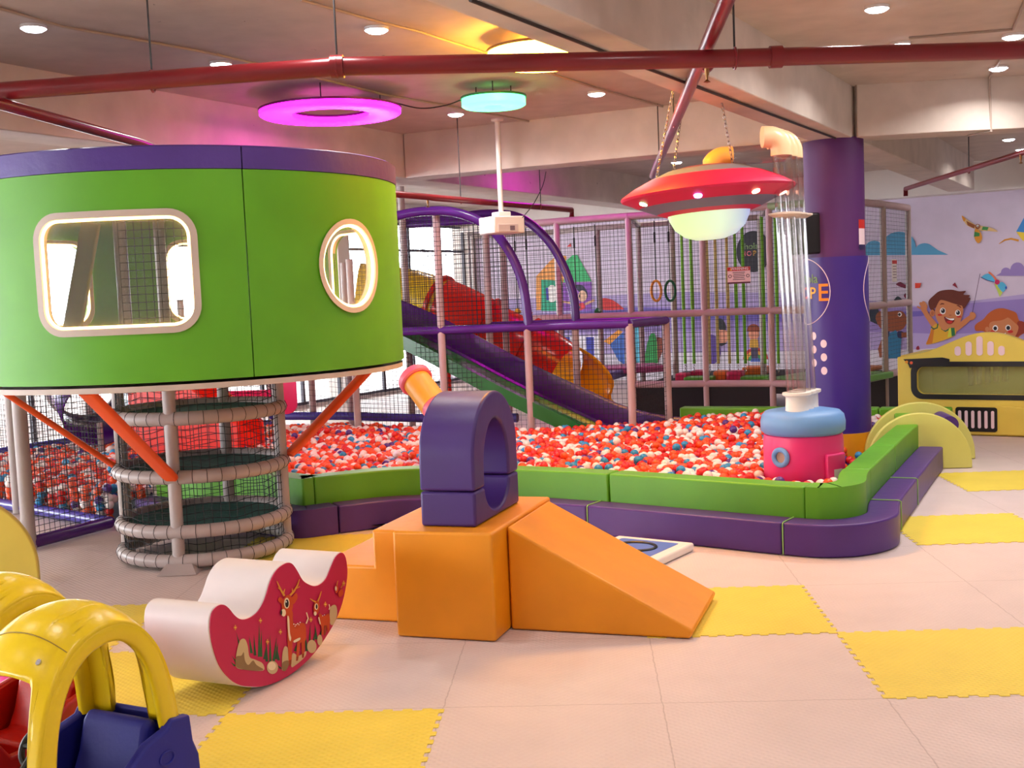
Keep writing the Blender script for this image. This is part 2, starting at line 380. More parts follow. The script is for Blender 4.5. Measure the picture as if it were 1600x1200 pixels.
mats_ = [((-1, 0), 'yellow foam floor mat at the foot of the orange ramp'), ((0, -1), 'yellow foam floor mat cut by the right picture edge, in open floor'), ((1, 2), 'yellow foam floor mat beside the right purple step of the ball pit'),
 ((-3, -2), 'yellow foam floor mat nearest the camera, beside the blue toy car'), ((-4, -1), 'yellow foam floor mat under the pink deer rocker'), ((-5, 0), 'yellow foam floor mat between toy cars and ladder tower'),
 ((-4, 2), 'yellow foam floor mat behind the orange steps by the pit'), ((2, 4), 'yellow foam floor mat in front of the yellow bus beside the half discs'), ((-5, -2), 'yellow foam floor mat underneath the toy cars')]
for (u, v), lb in mats_:
    mb = MB(); mb.prism([gpt(u + x, v + y) for x, y in MO], .0005, .0035)
    tag(mb.build('floor_mat', yel, smooth=0), lb, 'floor mat', 'yellow foam floor mats')

# ------------------------------------------------------------------ ceiling lamps
lampglow = mat('lamp diffuser', (255, 255, 255), .5, emit=22, ecol=(236, 240, 255))
def make_down(label):
    t = empty('downlight', (0, 0, 0), 0, label, 'ceiling light', 'round white ceiling downlights')
    MB().lathe([(.0, .0), (.085, 0), (.088, .006), (.088, .022), (.0, .022)], (0, 0, -.022), 32).build('housing', mat('lamp housing', (230, 230, 232), .4), t)
    MB().lathe([(.0, -.022), (.03, -.021), (.06, -.015), (.084, .0)], (0, 0, -.022), 32, False).build('diffuser', lampglow, t)
    return t
DL = [((52, 40), 'leftmost round white downlight, above the green pod'), ((345, 97), 'round white downlight between the leftmost one and the magenta ring lamp'), ((588, 43), 'round white downlight at the top, left of the orange ring lamp'),
 ((932, 144), 'round white downlight right of the green ring lamp'), ((712, 176), 'round white downlight beside the magenta ring lamp, left of projector pole'), ((1370, 10), 'round white downlight at the top edge, right of the big beam'),
 ((1406, 67), 'round white downlight just above the long red pipe at right'), ((1583, 54), 'round white downlight by the right edge above the red pipe'), ((1560, 104), 'round white downlight just below the long red pipe at right'),
 ((1576, 216), 'small far downlight in the bay beyond the right beam'), ((1596, 232), 'small far downlight cut by the right picture edge'), ((1057, 252), 'small far downlight behind the saucer chains')]
first = None
def lampdata(w, blend=None):
    l = bpy.data.lights.new('downlight beam', 'AREA'); l.shape = 'DISK'; l.size = .17; l.energy = w; l.color = (1, .94, .91); l.spread = R(150); return l
LD = lampdata(LAMP_W)
for (px, py), lb in DL:
    p = az(px, py, CEIL)
    if first is None: t = first = make_down(lb)
    else: t = copy_tree(first); t['label'] = lb
    t.location = (p.x, p.y, CEIL)
    o = bpy.data.objects.new('downlight_beam', LD); C.objects.link(o); o.parent = t; o.location = (0, 0, -.055)
# the same lamps go on behind and beside the camera
k = 0
for i in range(-4, 5):
    for j in range(-3, 3):
        p = Vector((1.0, 5.2, 0)) + UD * (i * 2.3) + UC * (j * 2.6)
        if p.y < -3.5 or abs(p.x) > 9: continue
        v = CR @ (Vector((p.x, p.y, CEIL)) - Vector((0, 0, CAM_H)))
        if v.z > 0 and abs(v.x / v.z) < .47 and abs(v.y / v.z) < .36: continue
        t = copy_tree(first); t.location = (p.x, p.y, CEIL)
        t['label'] = 'round white downlight outside the view, over the near floor'; t['group'] = 'downlights over the near floor'; k += 1
        for c_ in t.children:
            if c_.type == 'LIGHT': break
        else:
            o = bpy.data.objects.new('downlight_beam', LD); C.objects.link(o); o.parent = t; o.location = (0, 0, -.055)

for x, y in ((.1, 16.4), (-1.0, 17.6)):  # extra downlights added out of view to brighten the rear bay
    t = copy_tree(first); t.location = (x, y, CEIL); t['label'] = 'round white downlight added out of sight behind the middle ceiling beam'; t['group'] = 'added downlights behind the middle beam'
# coloured ring lamps
def ring_lamp(p, ro, ri, h, c, e, label, watts):
    t = empty('ring_lamp', p, 0, label, 'ring light')
    pr = [(ri, 0), (ri, -h), (ri + .02, -h - .012), (ro - .02, -h - .012), (ro, -h), (ro, -.02)]
    MB().lathe(pr, k=64, cap=False).build('glowing_ring', mat('ring glow ' + label[:6], c, .4, emit=e, ecol=c), t)
    MB().lathe([(ri - .01, 0), (ro + .01, 0), (ro + .01, -.02), (ri - .01, -.02), (ri - .01, 0)], k=64, cap=False).build('back_plate', mat('ring back ' + label[:6], tuple(int(v * .5) for v in c), .4), t)
    rd = MB()
    for a in (.5, 2.6, 4.7): rd.tube([((ro + ri) / 2 * cos(a), (ro + ri) / 2 * sin(a), 0), ((ro + ri) / 2 * cos(a), (ro + ri) / 2 * sin(a), CEIL - p[2])], .006, 6)
    rd.build('hanger', M['rod'], t)
    return t
ring_lamp((-1.60, 11.0, 3.70), .66, .36, .055, (240, 20, 225), 10, 'magenta glowing ring lamp hanging over the green pod', 0)
ring_lamp((-.06, 10.95, 3.74), .30, .08, .085, (80, 255, 150), 5.5, 'green glowing round lamp near the projector pole', 0)
ring_lamp((.34, 9.0, 3.75), .42, .16, .09, (255, 176, 48), 72, 'orange glowing ring lamp partly hidden by beam and pipe', 0)
ring_lamp((1.0, 15.7, 3.76), .5, .25, .07, (240, 20, 200), 6, 'magenta ring lamp tucked behind the middle ceiling beam', 0)
cb = MB(); cb.tube(catmull([(-1.0, 10.9, 3.72), (-.75, 10.95, 3.66), (-.5, 10.95, 3.68), (-.32, 10.95, 3.74)], 6), .006, 6)
tag(cb.build('power_cable', M['black']), 'thin black cable running between magenta and green lamps', 'cable')

# ------------------------------------------------------------------ red sprinkler pipes
def pipe_thing(pts, r, label, hang, joints=(), heads=()):
    t = empty('sprinkler_pipe', pts[0], 0, label, 'pipe'); o0 = Vector(pts[0])
    mb = MB(); mb.tube([Vector(p) - o0 for p in pts], r, 16); mb.build('pipe_run', M['pipe'], t)
    for p in joints:
        p = Vector(p) - o0; d = (Vector(pts[-1]) - Vector(pts[0])).normalized()
        MB().tube([p - d * .035, p + d * .035], r * 1.22, 16).build('coupling', M['pipe'], t)
    for p in hang:
        p = Vector(p) - o0; MB().tube([p, (p.x, p.y, CEIL - o0.z)], .006, 6).build('hanger_rod', M['rod'], t)
        MB().tube([p + Vector((0, r * 1.15 * cos(a), r * 1.15 * sin(a))) for a in [2 * pi * k / 12 for k in range(12)]], .007, 6, True, up=Vector((1, 0, 0))).build('clamp', M['pipe'], t)
    for p in heads:
        p = Vector(p) - o0; MB().lathe([(0, -.11), (.022, -.105), (.006, -.09), (.008, -.07), (.013, -.06), (.013, -.02), (.022, 0)], p, 12).build('sprinkler_head', mat('brass', (150, 110, 70), .35, metal=1), t)
ZP = 3.17
P0, P1, P2, P3 = az(-60, 147, ZP), az(527, 104, ZP), az(1105, 92, ZP), az(1680, 76, ZP)
pipe_thing([P0, P1, P2, P3], .052, 'long red sprinkler pipe crossing the whole ceiling from left to right', [az(238, 127, ZP), az(527, 104, ZP), az(1148, 91, ZP)], [az(527, 104, ZP), az(1212, 89, ZP)], [])
Q0, Q1 = az(1160, -60, ZP + .10), az(1020, 275, ZP + .10)
pipe_thing([Q0, Q1], .042, 'red sprinkler pipe running away from the camera to the saucer', [az(1053, 190, ZP + .1), az(1030, 248, ZP + .1)], [az(1104, 100, ZP + .10)], [az(1104, 100, ZP) + Vector((0, 0, 0))])
pipe_thing([az(-60, 145, 3.08), az(215, 222, 3.08), az(262, 240, 3.08)], .035, 'red sprinkler pipe at left disappearing behind the green pod', [], [], [])
pipe_thing([az(1660, 222, 3.1), az(1600, 238, 3.1), az(1415, 295, 3.1), az(1415, 295, 3.1) + Vector((0, 0, -.1))], .03, 'thin red sprinkler pipe at right in the far bay', [az(1514, 266, 3.1)], [], [az(1595, 239, 3.1)])
pipe_thing([az(600, 302, 2.95), az(893, 328, 2.95), az(893, 328, 2.95) + Vector((0, 0, -.09))], .035, 'dark red sprinkler pipe above the purple arches at the far left', [az(720, 313, 2.95), az(845, 323, 2.95)], [], [az(668, 308, 2.95)])

# conduits on slab and beams
def conduit(pts, label, r=.011, m='steel'):
    mb = MB(); mb.tube(pts, r, 8); tag(mb.build('conduit', M[m]), label, 'conduit')
zc = CEIL - .014
conduit([az(-20, 8, zc), az(100, 42, zc), az(312, 80, zc), az(440, 108, zc), az(600, 148, zc), az(712, 168, zc), az(838, 192, zc), az(838, 192, zc) + Vector((0, -.02, -.50))], 'long grey conduit linking left downlights and dropping down the middle beam')
conduit([az(470, 0, zc), az(588, 33, zc), az(650, 48, zc), az(932, 138, zc), az(1040, 168, zc), az(1046, 172, zc) + Vector((0, -.02, -.3))], 'grey conduit running past the orange ring lamp')
conduit([az(1420, 60, zc), az(1583, 46, zc), az(1610, -20, zc)], 'grey conduit between the two upper right downlights')
conduit([az(735, 0, 3.315), az(1000, 103, 3.315), az(1240, 192, 3.315), az(1305, 216, 3.315)], 'dark conduit clipped under the large beam', .011, 'rod')
conduit([az(1583, 60, zc), az(1560, 98, zc), az(1546, 122, zc), az(1546, 124, zc) + Vector((0, -.03, -.52)), az(1512, 212, 3.32)], 'grey conduit dropping over the right beam')

# ================================================================== BALL PIT
PATH = catmull([(-3.36, 10.0), (-2.85, 9.62), (-2.28, 9.46), (-1.80, 9.10), (-1.42, 9.24), (-.98, 9.40), (-.35, 9.27), (.47, 8.82), (1.2, 8.29), (1.86, 7.80), (2.12, 7.68), (2.40, 7.72), (2.66, 7.95), (2.85, 8.44), (3.3, 9.36), (3.8, 10.37), (4.17, 11.1)], 12)
PATH = [Vector((p[0], p[1], 0)) for p in PATH]
CUM = [0]
for a, b in zip(PATH, PATH[1:]): CUM.append(CUM[-1] + (b - a).length)
def path_at(s):
    s = max(0, min(CUM[-1], s))
    for i in range(len(CUM) - 1):
        if s <= CUM[i + 1]:
            t = (s - CUM[i]) / max(1e-9, CUM[i + 1] - CUM[i]); p = PATH[i].lerp(PATH[i + 1], t)
            j, k_ = max(0, i - 1), min(len(PATH) - 1, i + 2); d = (PATH[k_] - PATH[j]).normalized(); return p, Vector((-d.y, d.x, 0))
def s_near(x, y): return min(range(len(PATH)), key=lambda i: (PATH[i] - Vector((x, y, 0))).length)
def block(name, s0, s1, o0, o1, z1, m, label, cat, group):
    n = max(2, int((s1 - s0) / .05)); vs = []; fs = []
    for i in range(n + 1):
        p, nn = path_at(s0 + (s1 - s0) * i / n)
        for o_, z in ((o0, 0.004), (o0, z1), (o1, z1), (o1, 0.004)): q = p + nn * o_; vs.append((q.x, q.y, z))
    for i in range(n):
        for j in range(4): fs.append((i * 4 + j, i * 4 + (j + 1) % 4, i * 4 + 4 + (j + 1) % 4, i * 4 + 4 + j))
    fs += [(3, 2, 1, 0), (n * 4, n * 4 + 1, n * 4 + 2, n * 4 + 3)]
    o = MB().add(vs, fs).build(name, m, bevel=.014, seg=3, smooth=50)
    return tag(o, label, cat, group)
def cum(x, y): return CUM[s_near(x, y)]
sP = [0, cum(-2.6, 9.55), cum(-1.45, 9.24), cum(-.3, 9.25), cum(.56, 8.76), cum(1.83, 7.83), cum(2.84, 8.42), cum(3.3, 9.36), CUM[-1]]
lbP = ['purple padded step far left, beside the standing net fence', 'purple padded step directly behind the ladder tower', 'curved purple padded step between ladder tower and orange steps', 'purple padded step hidden behind the purple arch', 'long straight purple padded step behind the white floor tile',
       'rounded purple padded step at the front right corner of the pit', 'short purple padded step just past the rounded corner', 'purple padded step ending at the yellow half disc']
pipm = vinyl('light green piping', (150, 200, 110))
for i in range(8):
    st_ = block('padded_step', sP[i] + .006, sP[i + 1] - .006, 0, .22, .23, M['purple'], lbP[i], 'foam step', 'purple padded steps round the ball pit')
    if i >= 4:
        p, n_ = path_at(sP[i] + .006); MB().tube([p + n_ * -.002 + Vector((0, 0, z)) for z in (.01, .12, .222)] + [p + n_ * .012 + Vector((0, 0, .232)), p + n_ * .12 + Vector((0, 0, .232)), p + n_ * .215 + Vector((0, 0, .232))], .0045, 6).build('piping', pipm, st_)
sG = [0, cum(-2.5, 9.5), cum(-1.55, 9.18), cum(-.75, 9.38), cum(.62, 8.72), cum(1.9, 7.78), cum(2.86, 8.48), cum(3.45, 9.7), CUM[-1] - .03]
lbG = ['green padded pit wall far left, behind the net fence', 'green padded pit wall seen through the ladder tower', 'curved green padded pit wall right of the ladder tower', 'green padded pit wall behind the purple arch', 'long green padded pit wall in front of the balls, left of the corner',
       'rounded green padded pit wall in front of the pink machine', 'short green padded pit wall just past the rounded corner', 'green padded pit wall ending at the yellow half disc']
for i in range(8): block('pit_wall', sG[i] + .004, sG[i + 1] - .004, .222, .42, .45, M['green'], lbG[i], 'foam wall', 'green padded walls of the ball pit')
# thin light green piping at the purple seams
# back walls of the pit
def slab(name, a, b, th, h, m, label, cat, group=None, z0=.004, bev=.02):
    a, b = Vector((a[0], a[1], 0)), Vector((b[0], b[1], 0)); d = b - a; c = (a + b) / 2
    return tag(MB().box((c.x, c.y, (z0 + h) / 2), (d.length, th, h - z0), math.atan2(d.y, d.x)).build(name, m, bevel=bev), label, cat, group)
slab('pit_wall', (2.06, 13.98), (3.28, 13.42), .2, .43, M['green'], 'long green padded back wall of the pit, left of the pink machine', 'foam wall', 'green padded back walls')
slab('pit_wall', (3.29, 13.41), (4.16, 13.0), .2, .43, M['green'], 'green padded back wall of the pit, left of the purple column base', 'foam wall', 'green padded back walls')
slab('pit_wall', (4.17, 13.0), (4.86, 12.66), .2, .43, M['green'], 'green padded back wall between purple column and yellow bus', 'foam wall', 'green padded back walls')
# yellow half discs flanking the pit entrance
def half_disc(name, c, yaw, r, hw, th, m, label, z0=.004, b=.14):
    """panel with a round top; yaw = direction of its width"""
    pts = [(-hw, z0), (hw, z0), (hw, b)] + [(r * cos(a), b + r * sin(a)) for a in [pi * k / 40 for k in range(1, 40)]] + [(-hw, b)]
    pts = [(max(-hw, min(hw, x)), y) for x, y in pts]
    c = Vector((c[0], c[1], 0)); u = Vector((cos(yaw), sin(yaw), 0)); n = Vector((-sin(yaw), cos(yaw), 0))
    mb = MB(); mb.prism(pts, -th / 2, th / 2, lambda a, b, k_: c + u * a + n * k_ + Vector((0, 0, b)))
    return tag(mb.build(name, m, bevel=.01, smooth=50), label, 'foam panel', 'yellow green half disc panels')
half_disc('half_disc_panel', (3.97, 11.20), R(-5), .50, .50, .06, M['lime'], 'nearer yellow green half disc at the end of the purple step', b=.06)
half_disc('half_disc_panel', (4.17, 11.76), R(-5), .555, .555, .06, M['lime'], 'farther yellow green half disc close to the yellow bus', b=.05)
half_disc('half_disc_panel', (-3.86, 7.72), R(12), .55, .55, .07, M['yellow'], 'yellow half disc panel cut by the left picture edge')
slab('pit_wall', (3.88, 11.27), (4.02, 11.75), .2, .5, M['green'], 'short green padded bar between the two half discs', 'foam wall', None)
mb = MB(); mb.tube([(4.30, 11.26, .42), (4.38, 11.74, .42)], .085, 24)
tag(mb.build('foam_roller', M['purple'], smooth=40), 'purple foam roller peeking out between the two half discs', 'roller')

# ---------------- balls
inner = []
for i in range(0, len(PATH), 4):
    p, n_ = path_at(CUM[i]); q = p + n_ * .46; inner.append((q.x, q.y))
PITPOLY = [(-6.2, 12.1), (-3.62, 9.98)] + [q for q in inner if q[0] > -3.3 ] + [(4.1, 11.5), (4.5, 12.7), (3.2, 13.3), (2.0, 13.85), (1.95, 13.2), (.2, 13.1), (-.95, 13.7), (-1.9, 14.5), (-3.2, 15.0), (-5.2, 14.2)]
def hump(x, y):
    h = .30 + .035 * noise.noise(Vector((x * .9, y * .9, 0)))
    k_ = min(1, max(0, (x - 2.45) / .35)) * min(1, max(0, (12.35 - y) / .5)); h = h * (1 - k_) + .06 * k_
    h += .10 * math.exp(-((x - 2.7) ** 2 + (y - 12.5) ** 2) / .8)
    return h
BR = .041; BCOL = [((240, 82, 20), 37), ((214, 26, 20), 19), ((240, 228, 222), 29), ((40, 140, 190), 9), ((84, 44, 130), 5)]
bm_ = []
for i, (c_, w_) in enumerate(BCOL):
    bm_.append(mat('ball plastic %s' % ['orange', 'red', 'white', 'blue', 'violet'][i], c_, .38, 0, 9, .04))
names = ['orange', 'red', 'white', 'blue', 'violet']
obst = [(2.35, 9.27, .36), (3.45, 12.12, .37), (-.36, 10.35, .40), (-2.4, 8.72, .0), (3.98, 11.22, .3)]
balls = []
rb = random.Random(3); stp = BR * 2 * .98
for lay in range(2):
    y = 7.6; row = 0
    while y < 15.1:
        x = -6.3 + (row % 2) * stp / 2
        while x < 4.7:
            bx, by = x + rb.uniform(-.014, .014), y + rb.uniform(-.014, .014); x += stp
            if not inside((bx, by), PITPOLY): continue
            if any((bx - a) ** 2 + (by - b) ** 2 < r_ * r_ for a, b, r_ in obst): continue
            z = hump(bx, by) - lay * .058 if hump(bx, by) > .11 else (hump(bx, by) if lay == 0 and rb.random() < .35 else -9)
            if z < -1: continue
            z = z + rb.uniform(-.03, .03)
            if lay == 1 and bx < -3.0 and (by - 9.98) < .83 * -(bx + 3.62) + .35: pass
            balls.append((bx, by, z))
            # where the pit is only held by a net, the heap shows down to the floor
            if lay == 1 and bx < -3.2 and abs(by - (9.98 + (-3.62 - bx) * .822)) < .16:
                zz = z - .06
                while zz > BR: balls.append((bx + rb.uniform(-.012, .012), by + rb.uniform(-.01, .01), zz)); zz -= .06
        y += stp * .87; row += 1
# a few loose ones on top
for k in range(170):
    x, y = rb.uniform(-5, 4.3), rb.uniform(8.6, 14)
    if inside((x, y), PITPOLY) and not any((x - a) ** 2 + (y - b) ** 2 < (r_ + .03) ** 2 for a, b, r_ in obst): balls.append((x, y, hump(x, y) + .05 + rb.uniform(0, .015)))
def colour(x, y): 
    t = rb.uniform(0, 99); s_ = 0
    for i, (c_, w_) in enumerate(BCOL):
        s_ += w_
        if t < s_: return i
    return 2
balls = [(b, colour(b[0], b[1])) for b in balls]
def visible_rank(b):
    (x, y, z), c_ = b
    v = CR @ (Vector((x, y, z)) - Vector((0, 0, CAM_H))); px, py = 800 + FPX * v.x / v.z, 600 + FPX * v.y / v.z
    hid = z < hump(x, y) - .03 or not (-20 < px < 1620) or (655 < px < 830) or (px < 640 and y < 9.6) or (165 < px < 450 and py > 600)
    # the green wall hides the rim next to it
    p = min((Vector((x, y, 0)) - q).length for q in PATH[::6])
    if p < .62 and y < 11: hid = True
    return (1 if hid else 0, v.z)
balls.sort(key=visible_rank)
bs = bpy.data.meshes.new('ball'); bmm = bmesh.new(); bmesh.ops.create_uvsphere(bmm, u_segments=20, v_segments=12, radius=BR)
for f in bmm.faces: f.smooth = True
bmm.to_mesh(bs); bmm.free()
bmesh_by = []
for i in range(5): m_ = bs.copy(); m_.materials.append(bm_[i]); bmesh_by.append(m_)
sec = ['left front part of the pit, by the curved green wall', 'middle of the pit front, right of the purple arch', 'right front of the pit, beside the pink machine']
for (p, c_) in balls[:300]:
    o = bpy.data.objects.new('pit_ball', bmesh_by[c_]); C.objects.link(o); o.location = p
    k = 0 if p[0] < -.3 else (1 if p[0] < 1.2 else 2)
    tag(o, '%s plastic ball in the %s' % (names[c_], sec[k]), 'ball', '%s balls in the %s' % (names[c_], sec[k].split(',')[0]))
# the rest of the fill, one uncountable mass
import numpy as np
me0 = bpy.data.meshes.new('fill'); bmm = bmesh.new(); bmesh.ops.create_icosphere(bmm, subdivisions=2, radius=BR); bmm.to_mesh(me0); bmm.free()
bv = np.array([v.co[:] for v in me0.vertices]); bf = np.array([list(p.vertices) for p in me0.polygons]); rest = balls[300:]
nv, nf, nb = len(bv), len(bf), len(rest)
P_ = np.array([b[0] for b in rest]); V_ = (bv[None] + P_[:, None]).reshape(-1, 3); F_ = (bf[None] + (np.arange(nb) * nv)[:, None, None]).reshape(-1, 3)
mf = bpy.data.meshes.new('pit_ball_fill'); mf.vertices.add(len(V_)); mf.vertices.foreach_set('co', V_.ravel()); mf.loops.add(F_.size); mf.loops.foreach_set('vertex_index', F_.ravel().astype(np.int32))
mf.polygons.add(len(F_)); mf.polygons.foreach_set('loop_start', np.arange(0, F_.size, 3, dtype=np.int32)); mf.polygons.foreach_set('loop_total', np.full(len(F_), 3, dtype=np.int32))
for m_ in bm_: mf.materials.append(m_)
mf.polygons.foreach_set('material_index', np.repeat([b[1] for b in rest], nf).astype(np.int32)); mf.polygons.foreach_set('use_smooth', [True] * len(F_)); mf.update(); mf.validate()
o = bpy.data.objects.new('pit_ball_fill', mf); C.objects.link(o); tag(o, 'thousands of orange, red, white and blue balls filling the pit further back', 'balls', kind='stuff')
o = MB().prism([(x, y) for x, y in PITPOLY], .004, .04).build("pit_mat", M['purple'], smooth=0); tag(o, 'dark foam bed under the balls of the pit', 'foam bed')

# ================================================================== LADDER TOWER
TC = Vector((-2.40, 8.74, 0)); TR = .60
tw = empty('ladder_tower', TC, 0, 'round grey padded ladder tower with black netting that carries the green pod', 'play tower')
def ring_pts(r, z, n=56): return [(r * cos(2 * pi * k / n), r * sin(2 * pi * k / n), z) for k in range(n)]
ANG = [R(-94), R(8), R(86), R(183)]
for a in ANG:
    MB().tube([(TR * cos(a), TR * sin(a), z) for z in (.02, .4, .8, 1.2, 1.36)], .046, 16).build('post', M['greypad'], tw)
for z in (.075, .285, .68, 1.10):
    MB().tube(ring_pts(TR + .012, z), .05, 14, True).build('padded_ring', M['greypad'], tw)
bx = MB()
for z in (.075, .285, .68, 1.10):
    for k in range(40):
        a = 2 * pi * k / 40; c_ = Vector(((TR + .012) * cos(a), (TR + .012) * sin(a), z)); rd = Vector((cos(a), sin(a), 0))
        bx.tube([c_ + (rd * cos(t) + Vector((0, 0, 1)) * sin(t)) * .0515 for t in [2 * pi * q / 10 for q in range(10)]], .0022, 4, True, up=Vector((0, 0, 1)) if 0 else Vector((-sin(a), cos(a), 0)))
o = bx.build('lashing', M['net'], tw); o['kind'] = 'stuff'
for j, z in enumerate((.285, .68, 1.10)):
    mb = MB(); n = 26; r_ = TR - .02; cell = 2 * r_ / n
    hole = (Vector((.25 * cos(j * 2.4 + 1), .25 * sin(j * 2.4 + 1))), .18)
    for i in range(n):
        y = -r_ + (i + .5) * cell; hw = math.sqrt(max(0, r_ * r_ - y * y))
        for (p, q) in (((-hw, y), (hw, y)), ((y, -hw), (y, hw))):
            mb.box(((p[0] + q[0]) / 2, (p[1] + q[1]) / 2, z + (.004 if p[1] == q[1] else -.004)), (abs(p[0] - q[0]) + .03, abs(p[1] - q[1]) + .03, .006) if True else None)
    mb.build('webbing_platform', M['deck'], tw, smooth=0)
nt_ = MB(); nn = 62; zs = [.03 + .055 * k for k in range(24)]
for k in range(nn):
    a = 2 * pi * k / nn; wob = lambda z, s_=k: .006 * sin(s_ * 5.1 + z * 14)
    nt_.tube([((TR - .005 + wob(z)) * cos(a + wob(z) * .8), (TR - .005 + wob(z)) * sin(a + wob(z) * .8), z) for z in (.03, .25, .47, .69, .91, 1.13, 1.35)], .0028, 3)
for z in zs: nt_.tube([((TR - .004) * cos(2 * pi * k / 40), (TR - .004) * sin(2 * pi * k / 40), z + .012 * sin(k * 1.7 + z * 9)) for k in range(40)], .0028, 3, True)
nt_.build('netting', M['net'], tw, smooth=0)
MB().add([(-.16, -.76, .004), (.12, -.76, .004), (.03, -.60, .10), (-.10, -.60, .10), (-.16, -.58, .004), (.12, -.58, .004)], [(0, 1, 2, 3), (1, 5, 2), (0, 3, 4), (4, 3, 2, 5), (0, 4, 5, 1)]).build('foot_plate', M['greypad'], tw)
for a, b, zb in ((R(-94), R(-104), .70), (R(183), R(197), .72), (R(8), R(23), .74)):
    p = Vector((.68 * cos(a), .68 * sin(a), zb)); q = Vector((1.40 * cos(b), 1.40 * sin(b), 1.365))
    d = (q - p).normalized(); sd = d.cross(Vector((0, 0, 1))).normalized(); up_ = sd.cross(d)
    mb = MB(); prof = [(x, y) for x, y in rrect(.13, .045, .02, 4)]
    mb.sweep([p - d * .03, p, p.lerp(q, .5), q], lambda t: [(x * (.8 if t < .01 else 1), y) for x, y in prof]); mb.build('orange_strut', M['strut'], tw, smooth=60)

# ================================================================== POD
PC = Vector((-2.42, 8.74, 0)); PR = 1.60; PZ0, PZ1 = 1.405, 2.88
pod = empty('pod', (PC.x, PC.y, PZ0), 0, 'large round green pod with purple top band and lit windows on the ladder tower', 'play pod')
def pod_ang(px, py=430):
    d = ray(px, py); d.z = 0; d.normalize(); o = -PC; b = o.dot(d); c_ = o.dot(o) - PR * PR; t = -b - math.sqrt(max(0, b * b - c_)); h = d * t - PC
    return math.atan2(h.y, h.x)
aS = pod_ang(388, 430); aWl, aWr = pod_ang(62), pod_ang(307); aO = pod_ang(549, 412); aOl, aOr = pod_ang(502), pod_ang(597)
def bend(u, z, r): return Vector((r * cos(u), r * sin(u), z))       # u = angle
def panel(a0, a1, holes, m0, m1, name):
    """curved padded panel between angles a0..a1 (rad) with hole polygons in (angle*PR, z)"""
    H0, HB = .0, 1.475; zb = 1.335
    def cdt(z0, z1, hs, m, nm, r):
        pts = []; edges = []
        x0, x1 = a0 * PR + .004, a1 * PR - .004; n = 26; nz = 8
        loop = [(x0 + (x1 - x0) * i / n, z0) for i in range(n)] + [(x1, z0 + (z1 - z0) * i / nz) for i in range(nz)] + [(x1 - (x1 - x0) * i / n, z1) for i in range(n)] + [(x0, z1 - (z1 - z0) * i / nz) for i in range(nz)]
        for lp in [loop] + hs:
            o_ = len(pts); pts += lp; edges += [(o_ + i, o_ + (i + 1) % len(lp)) for i in range(len(lp))]
        for i in range(1, n):
            for j in range(1, nz):
                q = (x0 + (x1 - x0) * i / n, z0 + (z1 - z0) * j / nz)
                if not any(inside(q, h) for h in hs): pts.append(q)
        vs, es, fs, *_ = delaunay_2d_cdt([Vector(p) for p in pts], edges, [], 0, 1e-5)
        keep = []
        for f in fs:
            c_ = sum((vs[i] for i in f), Vector((0, 0))) / len(f)
            if any(inside(c_, h) for h in hs): continue
            keep.append(tuple(f))
        k = len(vs); V = [bend(v.x / PR, v.y, r) for v in vs] + [bend(v.x / PR, v.y, r - .055) for v in vs]
        F = list(keep) + [tuple(i + k for i in reversed(f)) for f in keep]
        ec = {}
        for f in keep:
            for i in range(len(f)):
                e = (f[i], f[(i + 1) % len(f)]); ec[e] = 1
        for (a, b) in list(ec):
            if (b, a) not in ec: F.append((b, a, a + k, b + k))
        mb = MB(); mb.add(V, F); return mb.build(nm, m, pod, smooth=40)
    g = cdt(0.02, zb, holes, m0, name, PR)
    cdt(zb + .003, HB, [], m1, 'top_band', PR + .006)
    return g
w3 = 2 * pi / 5
zw = lambda z: z - PZ0
win_c = ((aWl + aWr) / 2 * PR, zw(2.115)); win_w = (aWr - aWl) * PR * .955; win_h = .685
rectw = lambda g: [(x + win_c[0], y + win_c[1]) for x, y in rrect(win_w + g, win_h + g, .13 + g / 2, 8)]
ov_c = (aO * PR, zw(2.12)); ov_w, ov_h = (aOr - aOl) * PR / 2 * .80, .285
oval = lambda g: [(ov_c[0] + (ov_w + g) * cos(t), ov_c[1] + (ov_h + g) * sin(t)) for t in [2 * pi * k / 44 for k in range(44)]]
def far_ang(px, py=430):
    d = ray(px, py); d.z = 0; d.normalize(); o = -PC; b = o.dot(d); c_ = o.dot(o) - PR * PR; t = -b + math.sqrt(max(0, b * b - c_)); h = d * t - PC
    return math.atan2(h.y, h.x) % (2 * pi)
fa = [far_ang(p) for p in (565, 318, 72)]
frs = [[(x + a * PR, y + zw(2.12)) for x, y in rrect(w_, .66, .15, 8)] for a, w_ in zip(fa, (.62, .62, .70))]
m1, m2 = (fa[0] + fa[1]) / 2, (fa[1] + fa[2]) / 2; aE = aS + 1.30; aF = aS + 2 * pi - 1.36
spans = [(aS - 1.36, aS, [rectw(0)]), (aS, aE, [oval(0)]), (aE, m1, [frs[0]]), (m1, m2, [frs[1]]), (m2, aF, [frs[2]])]
for a0, a1, hs in spans: panel(a0, a1, hs, M['podgreen'], M['podpurple'], 'green_panel')
def frame_on(inner_, outer_, r0, r1, m, nm, par):
    n = len(inner_); V = []; F = []
    for (lp, r) in ((outer_, r1 - .004), (outer_, r1), (inner_, r1), (inner_, r0)): V += [bend(x / PR, z, r) for x, z in lp]
    for j in range(3):
        for i in range(n): F.append((j * n + i, j * n + (i + 1) % n, (j + 1) * n + (i + 1) % n, (j + 1) * n + i))
    return MB().add(V, F).build(nm, m, par, smooth=50)
led = mat('warm led rope', (255, 236, 190), .4, emit=9, ecol=(255, 206, 130)); glassm = mat('clear window film', (240, 244, 246), .03, alpha=.10)
